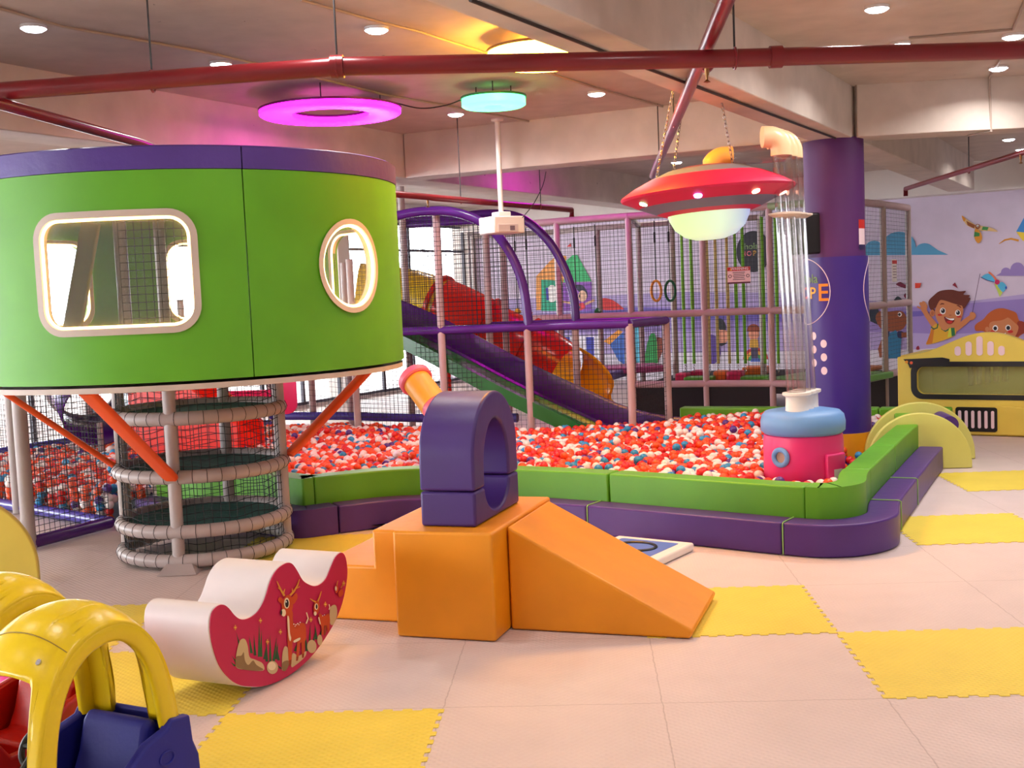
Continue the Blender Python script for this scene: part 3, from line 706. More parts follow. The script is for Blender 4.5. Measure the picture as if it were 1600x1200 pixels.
for fn, ofs in ((rectw, 0), (oval, 0)):
    g_ = .042 if fn is rectw else .035
    wf = frame_on(fn(-.002 if fn is rectw else -.001), fn(g_ * 2 if fn is rectw else g_), PR - .06, PR + .014, M['beige'] if fn is rectw else M['cream'], 'window_frame', pod)
    lp = fn(-.022 if fn is rectw else -.012); MB().tube([bend(x / PR, z, PR - .005) for x, z in lp], .0085, 8, True).build('light_rope', led, wf)
    lp = fn(-.004); mb = MB(); n = len(lp)
    # pane
    vs, es, fs, *_ = delaunay_2d_cdt([Vector(p) for p in lp] + [Vector((win_c[0] + i * .04, win_c[1])) for i in range(-20, 21) if inside((win_c[0] + i * .04, win_c[1]), lp)], [(i, (i + 1) % n) for i in range(n)], [], 1, 1e-5)
    mb.add([bend(v.x / PR, v.y, PR - .03) for v in vs], [tuple(f) for f in fs]); mb.build('pane', glassm, wf)
for lp in frs:
    wf = frame_on([(x, z) for x, z in lp], [((x - sum(q[0] for q in lp) / len(lp)) * 1.12 + sum(q[0] for q in lp) / len(lp), (z - zw(2.15)) * 1.12 + zw(2.15)) for x, z in lp], PR - .02, PR - .07, M['cream'], 'window_frame', pod)
    MB().tube([bend(x / PR, z, PR - .066) for x, z in lp], .008, 8, True).build('light_rope', led, wf)
MB().lathe([(PR - .008, 0), (PR - .008, -.035), (PR - .06, -.04), (TR + .05, -.04), (TR + .05, .03), (PR - .06, .03)], k=96, cap=False).build('floor_deck', M['beige'], pod)
MB().lathe([(PR - .05, 1.455), (PR - .01, 1.485), (PR + .004, 1.477)], k=96, cap=False).build('rim', M['podpurple'], pod)
MB().lathe([(0.02, 1.42), (PR - .055, 1.38), (PR - .055, 1.41), (0.02, 1.45)], k=64, cap=False).build('shade_disc', mat('pod shade disc', (60, 54, 60), .8), pod)  # unseen disc added to keep the pod inside dark, grey to cut bounce
for a in (R(-60), R(-120), R(60), R(120)):
    MB().tube([bend(a, z, .62 if a < 0 else .8) for z in (.0, 1.42)], .045, 14).build('inner_post', M['greypad'], pod)
nn_ = MB(); net_quad(nn_, bend(R(-118), .02, .66), bend(R(-62), .02, .66), bend(R(-62), 1.38, .66), bend(R(-118), 1.38, .66), .055, .0024); nn_.build('inner_net', M['net'], pod, smooth=0)
MB().box((-.98, .35, .55), (.14, .06, 1.3), 0, Matrix.Rotation(R(14), 3, 'Y')).build('yellow_board', M['yellow'], pod, bevel=.01)

# ================================================================== ORANGE CLIMBING BLOCKS
YB = R(-18.6); OB = Vector((-.70, 6.29, 0))
def loc(u, v): q = Matrix.Rotation(YB, 3, 'Z') @ Vector((u, v, 0)); return OB + q
def boxblock(name, u0, u1, v0, v1, h, label, m=M['orange'], z0=.004):
    c = loc((u0 + u1) / 2, (v0 + v1) / 2); mb = MB(); mb.box((0, 0, (h + z0) / 2), (u1 - u0, v1 - v0, h - z0))
    o = mb.build(name, m, bevel=.016, seg=4); o.location = c; o.rotation_euler = (0, 0, YB); return tag(o, label, 'foam block')
boxblock('foam_cube', .0, .585, .0, 1.12, .60, 'tall orange foam block under the purple arch')
def prismblock(name, poly, v0, v1, label):
    c = loc(0, 0); mb = MB(); mb.prism(poly, v0, v1, lambda a, b, k_: Vector((a, k_, b)))
    o = mb.build(name, M['orange'], bevel=.016, seg=4); o.location = c; o.rotation_euler = (0, 0, YB); return tag(o, label, 'foam block')
prismblock('foam_ramp', [(.592, .004), (1.60, .004), (1.62, .05), (.592, .59)], .24, 1.05, 'orange foam ramp sloping down to the right')
prismblock('foam_steps', [(-.62, .004), (-.006, .004), (-.006, .545), (-.25, .545), (-.25, .33), (-.62, .33)], .26, 1.03, 'orange foam steps left of the tall block, behind the deer rocker')
# arch
ar = empty('foam_arch', loc(.285, .52) + Vector((0, 0, .602)), YB, 'purple foam arch standing on the orange block', 'foam arch')
ro, ri, sy = .385, .215, 1.0; zc_ = .385; hw = .165
def arch_prof(half):
    if half == 'top':
        pts = [(ro * cos(a), zc_ + (ro - .03) * sin(a) ) for a in [pi * k / 32 for k in range(33)]]
        pts = [(ro, .20)] + [(ro * cos(a), .37 + (ro - .03) * sin(a)) for a in [pi * k / 32 for k in range(33)]] + [(-ro, .20)]
        inn = [(-ri, .20)] + [(-ri * cos(a), .30 + (ri + .05) * sin(a)) for a in [pi * k / 32 for k in range(33)]] + [(ri, .20)]
        return pts + inn
    return [(-ro, .195), (-ro + .0, .0), (ro, .0), (ro, .195), (ri, .195)] + [(ri * cos(a), .195 - .155 * sin(a)) for a in [pi * k / 16 for k in range(1, 16)]] + [(-ri, .195)]
for h_, nm in (('top', 'upper_arch'), ('bot', 'lower_base')):
    mb = MB(); mb.prism(arch_prof(h_), -hw, hw, lambda a, b, k_: Vector((k_, a, b))); mb.build(nm, M['dpurple'], ar, bevel=.016, seg=3, smooth=40)
# flat white tile on the floor
tl = empty('floor_tile_toy', (.82, 8.0, 0), R(-35), 'flat white floor tile with blue square behind the orange ramp', 'play tile')
MB().box((0, 0, .034), (.62, .62, .06)).build('tile_body', M['white'], tl, bevel=.018)
MB().prism(rrect(.46, .46, .02, 3), .0645, .066).build('blue_square', mat('tile blue', (90, 120, 200), .5), tl)
MB().tube([(.15 * cos(a), .15 * sin(a) * .9, .067) for a in [2 * pi * k / 32 for k in range(32)]], .013, 6, True).build('black_numeral', M['black'], tl)

# ================================================================== SAUCER
uf = empty('flying_saucer', (1.665, 9.5, 2.64), 0, 'red and grey flying saucer with glowing dome hanging from chains', 'hanging saucer')
uf.rotation_euler = (R(-1), R(-2.6), 0)
def band(nm, prof, m): return MB().lathe(prof, k=72, cap=False).build(nm, m, uf, smooth=30)
band('red_rim', [(.47, .135), (.60, .075), (.695, .018), (.712, 0), (.700, -.018), (.62, -.052), (.56, -.083)], M['ufored'])
band('upper_grey_band', [(.33, .19), (.47, .135)], M['ufogrey'])
band('top_cap', [(0, .215), (.22, .213), (.33, .19)], mat('saucer plum vinyl', (120, 60, 90), .5, .1, 9, .05))
band('lower_grey_band', [(.56, -.083), (.42, -.142)], M['ufogrey'])
band('lower_red_band', [(.42, -.142), (.345, -.168), (.335, -.16)], M['ufored'])
dg = mat('saucer dome glow', (200, 230, 180), .3, emit=.65, ecol=(200, 255, 150))
nt = dg.node_tree; tc = nt.nodes.new('ShaderNodeTexCoord'); sp_ = nt.nodes.new('ShaderNodeSeparateXYZ'); cr = nt.nodes.new('ShaderNodeValToRGB'); mr = nt.nodes.new('ShaderNodeMapRange')
mr.inputs[1].default_value = -.32; mr.inputs[2].default_value = .32; nt.links.new(tc.outputs['Object'], sp_.inputs[0]); nt.links.new(sp_.outputs['X'], mr.inputs[0]); nt.links.new(mr.outputs[0], cr.inputs[0])
cr.color_ramp.elements[0].color = (.55, 1, .35, 1); cr.color_ramp.elements[1].color = (.30, .42, 1, 1); e = cr.color_ramp.elements.new(.55); e.color = (.75, 1, .8, 1)
nt.links.new(cr.outputs[0], nt.nodes['Principled BSDF'].inputs['Emission Color'])
MB().lathe([(.335, -.16), (.325, -.20), (.285, -.28), (.21, -.345), (.12, -.375), (0, -.38)], k=64, cap=False).build('glowing_dome', dg, uf, smooth=60)
for a, c_ in ((-107, (200, 150, 255)), (-62, (255, 200, 150)), (-158, (120, 255, 180)), (-15, (255, 190, 160)), (30, (190, 160, 255)), (75, (255, 200, 150)), (120, (140, 255, 190))):
    a = R(a); q = Vector((.60 * cos(a), .60 * sin(a), -.066)); nrm = Vector((.33 * cos(a), .33 * sin(a), -.94)).normalized(); t1 = nrm.orthogonal().normalized(); t2 = nrm.cross(t1)
    s_ = MB(); s_.add([q + nrm * .006 + (t1 * cos(t) + t2 * sin(t)) * .030 for t in [2 * pi * k / 20 for k in range(20)]] + [q - nrm * .006 + (t1 * cos(t) + t2 * sin(t)) * .034 for t in [2 * pi * k / 20 for k in range(20)]], [tuple(range(20))] + [(k, (k + 1) % 20, 20 + (k + 1) % 20, 20 + k) for k in range(20)])
    s_.build('spot_lamp', mat('saucer spot %d' % c_[2], c_, .4, emit=9, ecol=c_), uf)
# chains: hang from the slab, hold the saucer
def chain(a, b, label):
    a, b = Vector(a), Vector(b); n = int((b - a).length / .034); d = (b - a).normalized(); s1 = d.orthogonal().normalized(); s2 = d.cross(s1); mb = MB()
    for i in range(n):
        c_ = a.lerp(b, (i + .5) / n); s_ = s1 if i % 2 else s2
        mb.tube([c_ + d * .023 * cos(t) + s_ * .010 * sin(t) for t in [2 * pi * k / 10 for k in range(10)]], .0034, 5, True, up=d.cross(s_))
    tag(mb.build('chain', M['chrome'], smooth=60), label, 'chain')
for (x, y), top, lb in (((1.25, 9.45), ay(1070, 165, 9.3), 'steel chain at the left of the saucer'), ((1.42, 9.75), ay(1080, 160, 9.9), 'steel chain just behind the left saucer chain'), ((1.86, 9.35), ay(1112, 165, 9.2), 'steel chain meeting the saucer beside the orange elbow')):
    top = Vector((top.x, top.y, CEIL if not (1.2 < 0) else 3.3)); chain((x, y, 2.79), top, lb)

# ================================================================== AIR MACHINE WITH CLEAR TUBES
mc = Vector((2.345, 9.27, 0)); ma = empty('ball_blower', mc, R(0), 'pink round ball blower with blue lid and clear tubes in the pit corner', 'ball machine')
MB().lathe([(0, .01), (.30, .01), (.318, .04), (.318, .60), (.312, .655), (.29, .675), (0, .675)], k=56).build('pink_drum', M['pink'], ma, smooth=40)
MB().lathe([(0, .66), (.300, .66), (.334, .69), (.337, .76), (.325, .815), (.295, .845), (.2, .862), (0, .862)], k=56).build('blue_lid', M['sky'], ma, smooth=50)
va = math.atan2(-9.27, -2.345)
def on_drum(a, z, r): return Vector((r * cos(a), r * sin(a), z))
ap = va - R(33); pc = on_drum(ap, .50, .325); nrm = Vector((cos(ap), sin(ap), 0)); tx = Vector((-sin(ap), cos(ap), 0)); tz = Vector((0, 0, 1))
port = MB(); port.tube([pc + (tx * cos(t) + tz * sin(t)) * .062 for t in [2 * pi * k / 32 for k in range(32)]], .020, 10, True, up=nrm); po = port.build('blue_port_ring', M['sky'], ma)
MB().add([pc + nrm * -.006 + (tx * cos(t) + tz * sin(t)) * .05 for t in [2 * pi * k / 32 for k in range(32)]], [tuple(range(32))]).build('port_opening', mat('port interior', (178, 140, 118), .6), po)
pk = va + R(48)
for dz, hh, nm in ((.30, .34, 'side_pocket'),):
    mb = MB(); n = 6
    for (z0, z1, a0, a1) in ((.08, .52, pk - .30, pk + .34),):
        V = []; 
        for rr in (.312, .352): V += [on_drum(a0 + (a1 - a0) * i / n, z, rr) for z in (z0, z1) for i in range(n + 1)]
        k_ = n + 1; F = []
        for i in range(n): F += [(i, i + 1, k_ + i + 1, k_ + i), (2 * k_ + i, 2 * k_ + i + 1, 3 * k_ + i + 1, 3 * k_ + i), (i, i + 1, 2 * k_ + i + 1, 2 * k_ + i), (k_ + i, k_ + i + 1, 3 * k_ + i + 1, 3 * k_ + i)]
        F += [(0, k_, 3 * k_, 2 * k_), (n, n + k_, n + 3 * k_, n + 2 * k_)]
        mb.add(V, F); sp2 = mb.build(nm, M['pink'], ma, bevel=.012)
    MB().add([on_drum(a, z, .3535) for z in (.1, .40) for a in (pk - .12, pk + .02, pk + .16)], [(0, 1, 4, 3), (1, 2, 5, 4)]).build('clear_slot', mat('milky plastic', (206, 190, 190), .3), sp2)
clear = bpy.data.materials.new('clear tube plastic'); clear.use_nodes = True; nt = clear.node_tree; nt.nodes.clear()
_o = nt.nodes.new('ShaderNodeOutputMaterial'); _t = nt.nodes.new('ShaderNodeBsdfTransparent'); _t.inputs[0].default_value = (.95, .93, .93, 1); _g = nt.nodes.new('ShaderNodeBsdfGlossy'); _g.inputs['Roughness'].default_value = .08
_l = nt.nodes.new('ShaderNodeLayerWeight'); _l.inputs[0].default_value = .32; _m = nt.nodes.new('ShaderNodeMixShader'); nt.links.new(_l.outputs['Facing'], _m.inputs[0]); nt.links.new(_t.outputs[0], _m.inputs[1]); nt.links.new(_g.outputs[0], _m.inputs[2]); nt.links.new(_m.outputs[0], _o.inputs[0])
td = Vector((.52, .85, 0)) * .135
elb = mat('cream elbow plastic', (246, 206, 160), .3, .0, 9, .03, emit=0)
for i in range(3):
    b = Vector((.0, -.05, 0)) + td * (i - .6) + Vector((-.03, 0, 0)); r_ = .078
    MB().lathe([(r_ + .02, .85), (r_ + .012, .87), (r_ + .01, .97), (r_ + .035, .985), (r_ + .035, 1.005), (r_ - .004, 1.008), (r_ - .004, .87)], b, 28, False).build('tube_collar', M['white'], ma)
    lean = Vector((-.075, 0, 0))
    mb = MB(); p0, p1 = b + Vector((0, 0, .9)), b + lean + Vector((0, 0, 2.93))
    cs = MB(); n = 40
    for s0, s1 in ((0, .745), (.75, 1)): cs.tube([p0.lerp(p1, s0), p0.lerp(p1, (s0 + s1) / 2), p0.lerp(p1, s1)], r_ - .002, 28)
    # open ended shells only
    cs.f = [f for f in cs.f if len(f) == 4]; tb = cs.build('clear_tube', clear, ma)
    cc = p0.lerp(p1, .748); MB().lathe([(r_, -.02), (r_ + .008, -.02), (r_ + .055, .0), (r_ + .055, .012), (r_, .02)], cc, 28).build('joint_flange', M['cream'], tb)
    q = p1; arc = [q + Vector((-.10 * (1 - cos(a)), 0, .10 * sin(a))) for a in [pi / 2 * k / 8 for k in range(9)]]
    MB().tube([q - Vector((0, 0, .05))] + arc + [arc[-1] + Vector((-.05, 0, 0))], r_ + .006, 24).build('elbow', elb, ma)
# horizontal clear pipe down into the saucer
hx = p1
hp = empty('saucer_feed_pipe', (1.9, 9.45, 2.95), 0, 'horizontal clear pipe with orange elbow leading into the saucer top', 'air pipe')
A_ = ay(1226, 238, 9.45); B_ = ay(1132, 245, 9.45); o_ = Vector((1.9, 9.45, 2.95))
mb = MB(); mb.tube([A_ - o_, (A_ + B_) / 2 - o_, B_ - o_], .076, 26); mb.f = [f for f in mb.f if len(f) == 4]; mb.build('clear_pipe', clear, hp)
oe = mat('orange elbow plastic', (250, 180, 90), .3, 0, 9, .03)
arc = [B_ + Vector((-.12 * sin(a), 0, -.12 * (1 - cos(a)))) for a in [R(70) * k / 8 for k in range(9)]]
MB().tube([p - o_ for p in [B_ + Vector((.06, 0, 0))] + arc], lambda t: .082 if t < .9 else .07, 24).build('orange_elbow', oe, hp)

# ================================================================== BALL CANNON
cn = empty('ball_cannon', (-.33, 10.35, 0), 0, 'pink and yellow ball cannon behind the purple arch, pointing up left', 'ball cannon')
MB().lathe([(0, .01), (.33, .01), (.345, .05), (.345, .55), (.30, .74), (.20, .86), (.10, .91), (0, .915)], k=48).build('pink_body', M['rose'], cn, smooth=50)
MB().lathe([(0, .90), (.06, .90), (.085, .93), (.08, .975), (.05, 1.0), (0, 1.005)], k=32).build('yellow_knob', M['amber'], cn, smooth=50)
b0 = ay(705, 668, 10.25) - cn.location; b1 = ay(648, 592, 10.75) - cn.location; bd = (b1 - b0)
MB().tube([b0, b0 + bd * .25, b0 + bd * .42], .132, 32).build('pink_barrel', M['rose'], cn)
MB().tube([b0 + bd * .42, b0 + bd * .93], .134, 32).build('yellow_sleeve', M['amber'], cn)
MB().tube([b0 + bd * t for t in (.92, .94, 1.02, 1.04)], lambda t: .15 if t < .1 or t > .9 else .162, 32).build('pink_muzzle', M['rose'], cn)

# ================================================================== SLIDE CAGE
def P(mb, a, b, r=.045): mb.tube([a, Vector(a).lerp(Vector(b), .5), b], r, 14)
cg = empty('slide_cage', (.2, 13.3, 0), 0, 'netted slide frame with purple arched pipes over the ball pit', 'slide frame')
cgo = Vector((.2, 13.3, 0))
def CG(v): return Vector(v) - cgo
DV = Vector((.62, 1.10, 0))                 # depth of the slide bay
f0 = Vector((.205, 13.38, 0)); f1 = Vector((1.35, 12.98, 0)); f_1 = Vector((-.81, 13.62, 0)); f_2 = Vector((-1.92, 14.1, 0))
b0_ = f0 + DV; b1_ = Vector((1.87, 13.75, 0)); b_1 = Vector((-.26, 14.75, 0)); b_2 = Vector((-1.32, 14.9, 0))
posts = [(f0, 1.50), (f1, 1.50), (f_1, 2.86), (f_2, 2.4), (b0_, 1.50), (b1_, 1.50), (b_1, 2.75), (b_2, 3.33), (Vector((-.05, 14.9, 0)), 2.5), (Vector((-2.15, 15.2, 0)), 2.4)]
for p, h in posts:
    mb = MB(); P(mb, CG((p.x, p.y, .02)), CG((p.x, p.y, h)), .044); mb.build('post', M['pinkpad'] if p.x > -.9 else M['greypad'], cg)
def rail(pts, m='netpurple', r=.05, nm='padded_rail'):
    mb = MB(); mb.tube([CG(p) for p in pts], r, 14); return mb.build(nm, M[m], cg)
Z = lambda p, z: Vector((p.x, p.y, z))
rail([Z(f_1 + Vector((-1.2, .35, 0)), 1.50), Z(f_1, 1.50), Z(f0, 1.50), Z(f1, 1.50)])
rail([Z(f1, 1.50), Z(b1_, 1.50)]); rail([Z(b_1, 1.50), Z(b0_, 1.50), Z(b1_, 1.50)])
arch1 = catmull([ay(560, 352, 13.75), ay(625, 336, 13.66), ay(665, 330, 13.58), ay(712, 332, 13.5), ay(760, 352, 13.45), ay(795, 392, 13.42), ay(817, 445, 13.40), ay(826, 508, 13.38)], 8)
arch2 = catmull([ay(636, 343, 15.0), ay(700, 341, 14.9), ay(760, 334, 14.8), ay(812, 340, 14.7), ay(853, 372, 14.6), ay(880, 415, 14.55), ay(896, 462, 14.5), ay(900, 507, 14.48)], 8)
for a_, nm in ((arch1, 'front_arch'), (arch2, 'rear_arch')):
    mb = MB(); mb.tube([CG(p) for p in a_], .055, 14); mb.build(nm, M['netpurple'], cg)
rail([ay(636, 352, 14.95), ay(730, 346, 14.7), ay(775, 345, 14.6)], 'netpurple', .04)
mb = MB()
net_quad(mb, CG(Z(f0, .2)), CG(Z(f1, .2)), CG(Z(f1, 1.5)), CG(Z(f0, 1.5)), .055, .0026)
net_quad(mb, CG(Z(f1, .2)), CG(Z(b1_, .2)), CG(Z(b1_, 1.5)), CG(Z(f1, 1.5)), .055, .0026)
net_quad(mb, CG(Z(f_1, .3)), CG(Z(f0, .3)), CG(Z(f0, 1.5)), CG(Z(f_1, 1.5)), .055, .0026)
net_quad(mb, CG(Z(f_2, .3)), CG(Z(f_1, .3)), CG(Z(f_1, 2.85)), CG(Z(f_2, 2.85)), .055, .0026)
mb.build('front_net', M['net'], cg, smooth=0)
def arch_net(a_, zb, nm, r=.0026):
    mb = MB(); x0 = a_[0]; x1 = a_[-1]; L_ = (Vector((x1.x, x1.y, 0)) - Vector((x0.x, x0.y, 0))).length; n = int(L_ / .055)
    tops = []
    for i in range(n + 1):
        t = i / n; x = x0.x + (x1.x - x0.x) * t; y = x0.y + (x1.y - x0.y) * t; zt = zb
        for p, q in zip(a_, a_[1:]):
            if min(p.x, q.x) <= x <= max(p.x, q.x) and abs(q.x - p.x) > 1e-6: zt = max(zt, p.z + (q.z - p.z) * (x - p.x) / (q.x - p.x))
        tops.append((x, y, zt)); mb.tube([CG((x, y, zb)), CG((x, y, zt))], r, 3)
    z = zb
    while z < 2.9:
        seg = [(x, y) for x, y, zt in tops if zt >= z]
        if len(seg) > 1: mb.tube([CG((*seg[0], z)), CG((*seg[-1], z))], r, 3)
        z += .055
    mb.build(nm, M['net'], cg, smooth=0)
arch_net(arch1, 1.5, 'arch_net'); arch_net(arch2, .5, 'arch_net')
mb = MB(); net_quad(mb, CG((-1.32, 14.9, .3)), CG((-.05, 14.9, .3)), CG((-.05, 14.9, 2.8)), CG((-1.32, 14.9, 2.8)), .06, .0026); mb.build('rear_net', M['net'], cg, smooth=0)

# double wave slide
sl = empty('double_slide', (.2, 13.7, 0), 0, 'double slide, green lane in front and purple lane behind, ending in the balls', 'slide'); slo = Vector((.2, 13.7, 0))
TOP = [(-1.9, 14.22, 1.98), (-1.22, 13.98, 1.67), (-.68, 13.80, 1.38), (-.15, 13.64, 1.08), (.27, 13.52, .86), (.68, 13.40, .66), (1.05, 13.28, .48), (1.42, 13.17, .36), (1.78, 13.06, .30), (2.08, 12.97, .29)]
cl = catmull(TOP, 8)
lane_d = Vector((.30, .954, 0))
def lane(off, w, m, nm, wall_front, wall_back, hf=.30, drop=.0):
    V = []; F = []; n = len(cl)
    prof = [(0, -.30 * 0 + .02), (0, wall_front + .0), (.05, wall_front + .02), (.07, wall_front - .02), (.085, .03), (.12, 0), (w - .12, 0), (w - .085, .03), (w - .07, wall_back - .02), (w - .05, wall_back + .02), (w, wall_back), (w, -.05), (0, -.05)]
    mb = MB()
    for p in cl:
        for a, z in prof: V.append(p + lane_d * (off + a) + Vector((0, 0, z - .30 - drop)) - slo)
    k = len(prof)
    for i in range(n - 1):
        for j in range(k): F.append((i * k + j, i * k + (j + 1) % k, (i + 1) * k + (j + 1) % k, (i + 1) * k + j))
    F += [tuple(range(k)), tuple(range((n - 1) * k, n * k))[::-1]]
    return mb.add(V, F).build(nm, m, sl, smooth=30)
lane(-.18, .52, M['slidegreen'], 'green_lane', .12, .10, drop=.05)
lane(.34, .46, M['slidepurple'], 'purple_lane', .10, .34, drop=.03)

# red tube slide
ts = empty('tube_slide', (0, 15.6, 0), 0, 'red tube slide with yellow ends behind the purple slide', 'tube slide'); tso = Vector((0, 15.6, 0))
TP = catmull([ay(560, 452, 16.2), ay(640, 462, 16.2), ay(700, 482, 16.0), ay(762, 512, 15.8), ay(822, 542, 15.6), ay(868, 570, 15.5), ay(905, 600, 15.4)], 8)
def part_tube(s0, s1, r, m, nm):
    n = len(TP) - 1; mb = MB(); ps = [TP[min(n, int(round((s0 + (s1 - s0) * i / 10) * n)))] - tso for i in range(11)]
    ps = [p for i, p in enumerate(ps) if i == 0 or (p - ps[i - 1]).length > 1e-4]; mb.tube(ps, r, 32); return mb.build(nm, m, ts)
part_tube(0, .31, .37, M['paleyellow'], 'yellow_top_segment'); part_tube(.31, .50, .39, M['red'], 'red_segment'); part_tube(.50, .68, .36, M['red'], 'red_segment'); part_tube(.68, .87, .38, M['red'], 'red_segment')
for s_ in (.31, .50, .68):
    p = TP[int(s_ * (len(TP) - 1))]; q = TP[int(s_ * (len(TP) - 1)) + 1]; d = (q - p).normalized(); MB().tube([p - tso - d * .025, p - tso + d * .025], .43, 32).build('flange', M['red'], ts)
ext = catmull([ay(885, 583, 15.45), ay(912, 600, 15.3), ay(930, 622, 15.15), ay(962, 640, 15.0), ay(1000, 652, 14.9)], 6)
mb = MB(); V = []; F = []; k = 17
for i, p in enumerate(ext):
    t = i / (len(ext) - 1); a = ext[max(0, i - 1)]; b = ext[min(len(ext) - 1, i + 1)]; d = (b - a).normalized(); sd = d.cross(Vector((0, 0, 1))).normalized(); u = sd.cross(d)
    span = 2 * pi * (1 - .52 * min(1, t * 1.9)); r = .38 - .04 * t
    for j in range(k):
        an = -pi / 2 - span / 2 + span * j / (k - 1); V.append(p - tso + (sd * cos(an) + u * sin(an)) * r)
for i in range(len(ext) - 1):
    for j in range(k - 1): F.append((i * k + j, i * k + j + 1, (i + 1) * k + j + 1, (i + 1) * k + j))
mb.add(V, F).build('yellow_chute', M['slideyellow'], ts, solid=.03, smooth=60)
for px, Yp in ((700, 16.1), (880, 15.5)):
    p = ay(px, 560, Yp) - tso; mb = MB(); mb.tube([(p.x, p.y, .02), (p.x, p.y, .9)], .03, 10); mb.build('support_leg', M['red'], ts)
tag(MB().box((1.5, 14.75, .10), (1.3, .7, .18), R(-25)).build('landing_mat', mat('orange vinyl mat', (232, 90, 30), .5, .1, 9, .05), bevel=.02), 'orange landing mat at the foot of the yellow chute', 'foam mat')

# ================================================================== painted flat artwork helper
class Plane:
    def __init__(s, p, u, n): s.p = Vector(p); s.u = Vector(u).normalized(); s.n = Vector(n).normalized()
    def hit(s, x, y):
        d = ray(x, y); o = Vector((0, 0, CAM_H)); t = (s.p - o).dot(s.n) / d.dot(s.n); return o + d * t
    def uz(s, x, y): h = s.hit(x, y) - s.p; return (h.dot(s.u), h.z)
    def at(s, u, z, n=0): return s.p + s.u * u + Vector((0, 0, z)) + s.n * n
def ell(cx, cy, rx, ry=None, n=20, rot=0, a0=0, a1=2 * pi):
    ry = ry or rx; c, s_ = cos(rot), sin(rot); out = []
    for k in range(n):
        t = a0 + (a1 - a0) * k / (n if abs(a1 - a0 - 2 * pi) < 1e-6 else n - 1); x, y = rx * cos(t), ry * sin(t); out.append((cx + x * c - y * s_, cy + x * s_ + y * c))
    return out
def line(pts, w):
    L_, R_ = [], []
    for i, p in enumerate(pts):
        a = pts[max(0, i - 1)]; b = pts[min(len(pts) - 1, i + 1)]; dx, dy = b[0] - a[0], b[1] - a[1]; l = math.hypot(dx, dy) or 1
        ww = w[i] if isinstance(w, (list, tuple)) else w; L_.append((p[0] - dy / l * ww, p[1] + dx / l * ww)); R_.append((p[0] + dy / l * ww, p[1] - dx / l * ww))
    return L_ + R_[::-1]
def paint(name, plane, items, parent, n0=.003, dn=.0012, tf=None, smoothpoly=False, label=None):
    """items [(rgb, polygon in measured photo points)]"""
    from mathutils.geometry import tessellate_polygon
    mb = MB(); cols = []; ms = []
    for i, (c, pl) in enumerate(items):
        if c not in cols: cols.append(c); ms.append(mat('paint %d %d %d' % c, c, .6))
        mb.mi = cols.index(c); pts = [tf(*q) if tf else q for q in pl]; P3 = [plane.hit(*q) + plane.n * (n0 + dn * i) for q in pts]
        tri = tessellate_polygon([[Vector((*plane.uz(*q), 0)) for q in pts]]); mb.add(P3, [tuple(t) for t in tri])
    o = parent.location if parent else Vector((0, 0, 0)); rz = parent.rotation_euler.z if parent else 0
    inv = (Matrix.Translation(o) @ Matrix.Rotation(rz, 4, 'Z')).inverted(); mb.v = [tuple(inv @ Vector(v)) for v in mb.v]
    b = mb.build(name, ms, parent, smooth=0, label=label)
    return b
def sm(pts, n=5): return [(p.x, p.y) for p in catmull([(x, y, 0) for x, y in pts], n, True)]

# ================================================================== MURAL
mural = empty('wall_mural', PW, 0, 'large painted mural of children, kites and clouds on the back wall', 'mural')
WP = Plane(PW, UW, NW)
bands = [((178, 160, 210), [(690, 470), (900, 464), (1060, 456), (1260, 458), (1430, 478), (1520, 470), (1660, 452), (1660, 548), (1430, 556), (1200, 560), (900, 572), (690, 578)]),
 ((150, 128, 196), [(690, 500), (900, 488), (1000, 478), (1250, 488), (1430, 480), (1500, 475), (1660, 462), (1660, 515), (1480, 522), (1250, 515), (900, 520), (690, 528)]),
 ((108, 92, 178), [(900, 484), (1000, 480), (1100, 486), (1250, 492), (1440, 486), (1460, 488), (1440, 494), (1250, 503), (1100, 500), (900, 496)]),
 ((220, 214, 226), [(690, 560), (1000, 552), (1430, 546), (1660, 532), (1660, 720), (690, 760)])]
paint('painted_sky', WP, bands, mural)
paint('painted_blue_cloud', WP, [((86, 160, 200), [(1340, 399), (1340, 384)] + ell(1366, 388, 14, 12, 8, 0, pi, 1.9 * pi) + ell(1405, 384, 26, 22, 12, 0, pi, 1.9 * pi) + ell(1445, 390, 14, 10, 8, 0, 1.1 * pi, 1.8 * pi) + [(1466, 391), (1482, 398)])], mural, .012)
paint('painted_violet_cloud', WP, [((150, 128, 190), [(1556, 431)] + ell(1572, 426, 8, 8, 8, 0, pi, 1.8 * pi) + ell(1590, 421, 11, 11, 10, 0, 1.05 * pi, 1.95 * pi) + ell(1612, 424, 12, 9, 8, 0, pi, 2 * pi) + [(1630, 431)])], mural, .012)
brown, tan, grn, org = (150, 84, 40), (222, 186, 130), (60, 140, 70), (222, 150, 50)
paint('painted_bird', WP, [(tan, sm([(1503, 337), (1514, 345), (1528, 354), (1527, 358), (1514, 354), (1507, 347)])), (brown, [(1510, 345), (1524, 352), (1522, 357), (1512, 352)]), (org, sm([(1503, 337), (1509, 342), (1506, 346)])),
  (tan, sm([(1528, 353), (1540, 354), (1552, 357), (1559, 362), (1545, 361), (1530, 360)])), (grn, [(1536, 354), (1545, 355), (1543, 360), (1534, 359)]),
  (org, sm([(1524, 358), (1531, 361), (1535, 372), (1529, 380), (1523, 372)])), (grn, [(1523, 362), (1531, 364), (1531, 369), (1522, 370)]), (brown, ell(1528, 354, 4, 4)), (whi_ := (240, 236, 230), ell(1528, 353, 2, 2)), ((30, 20, 20), ell(1528.5, 353.5, .9))], mural, .012)
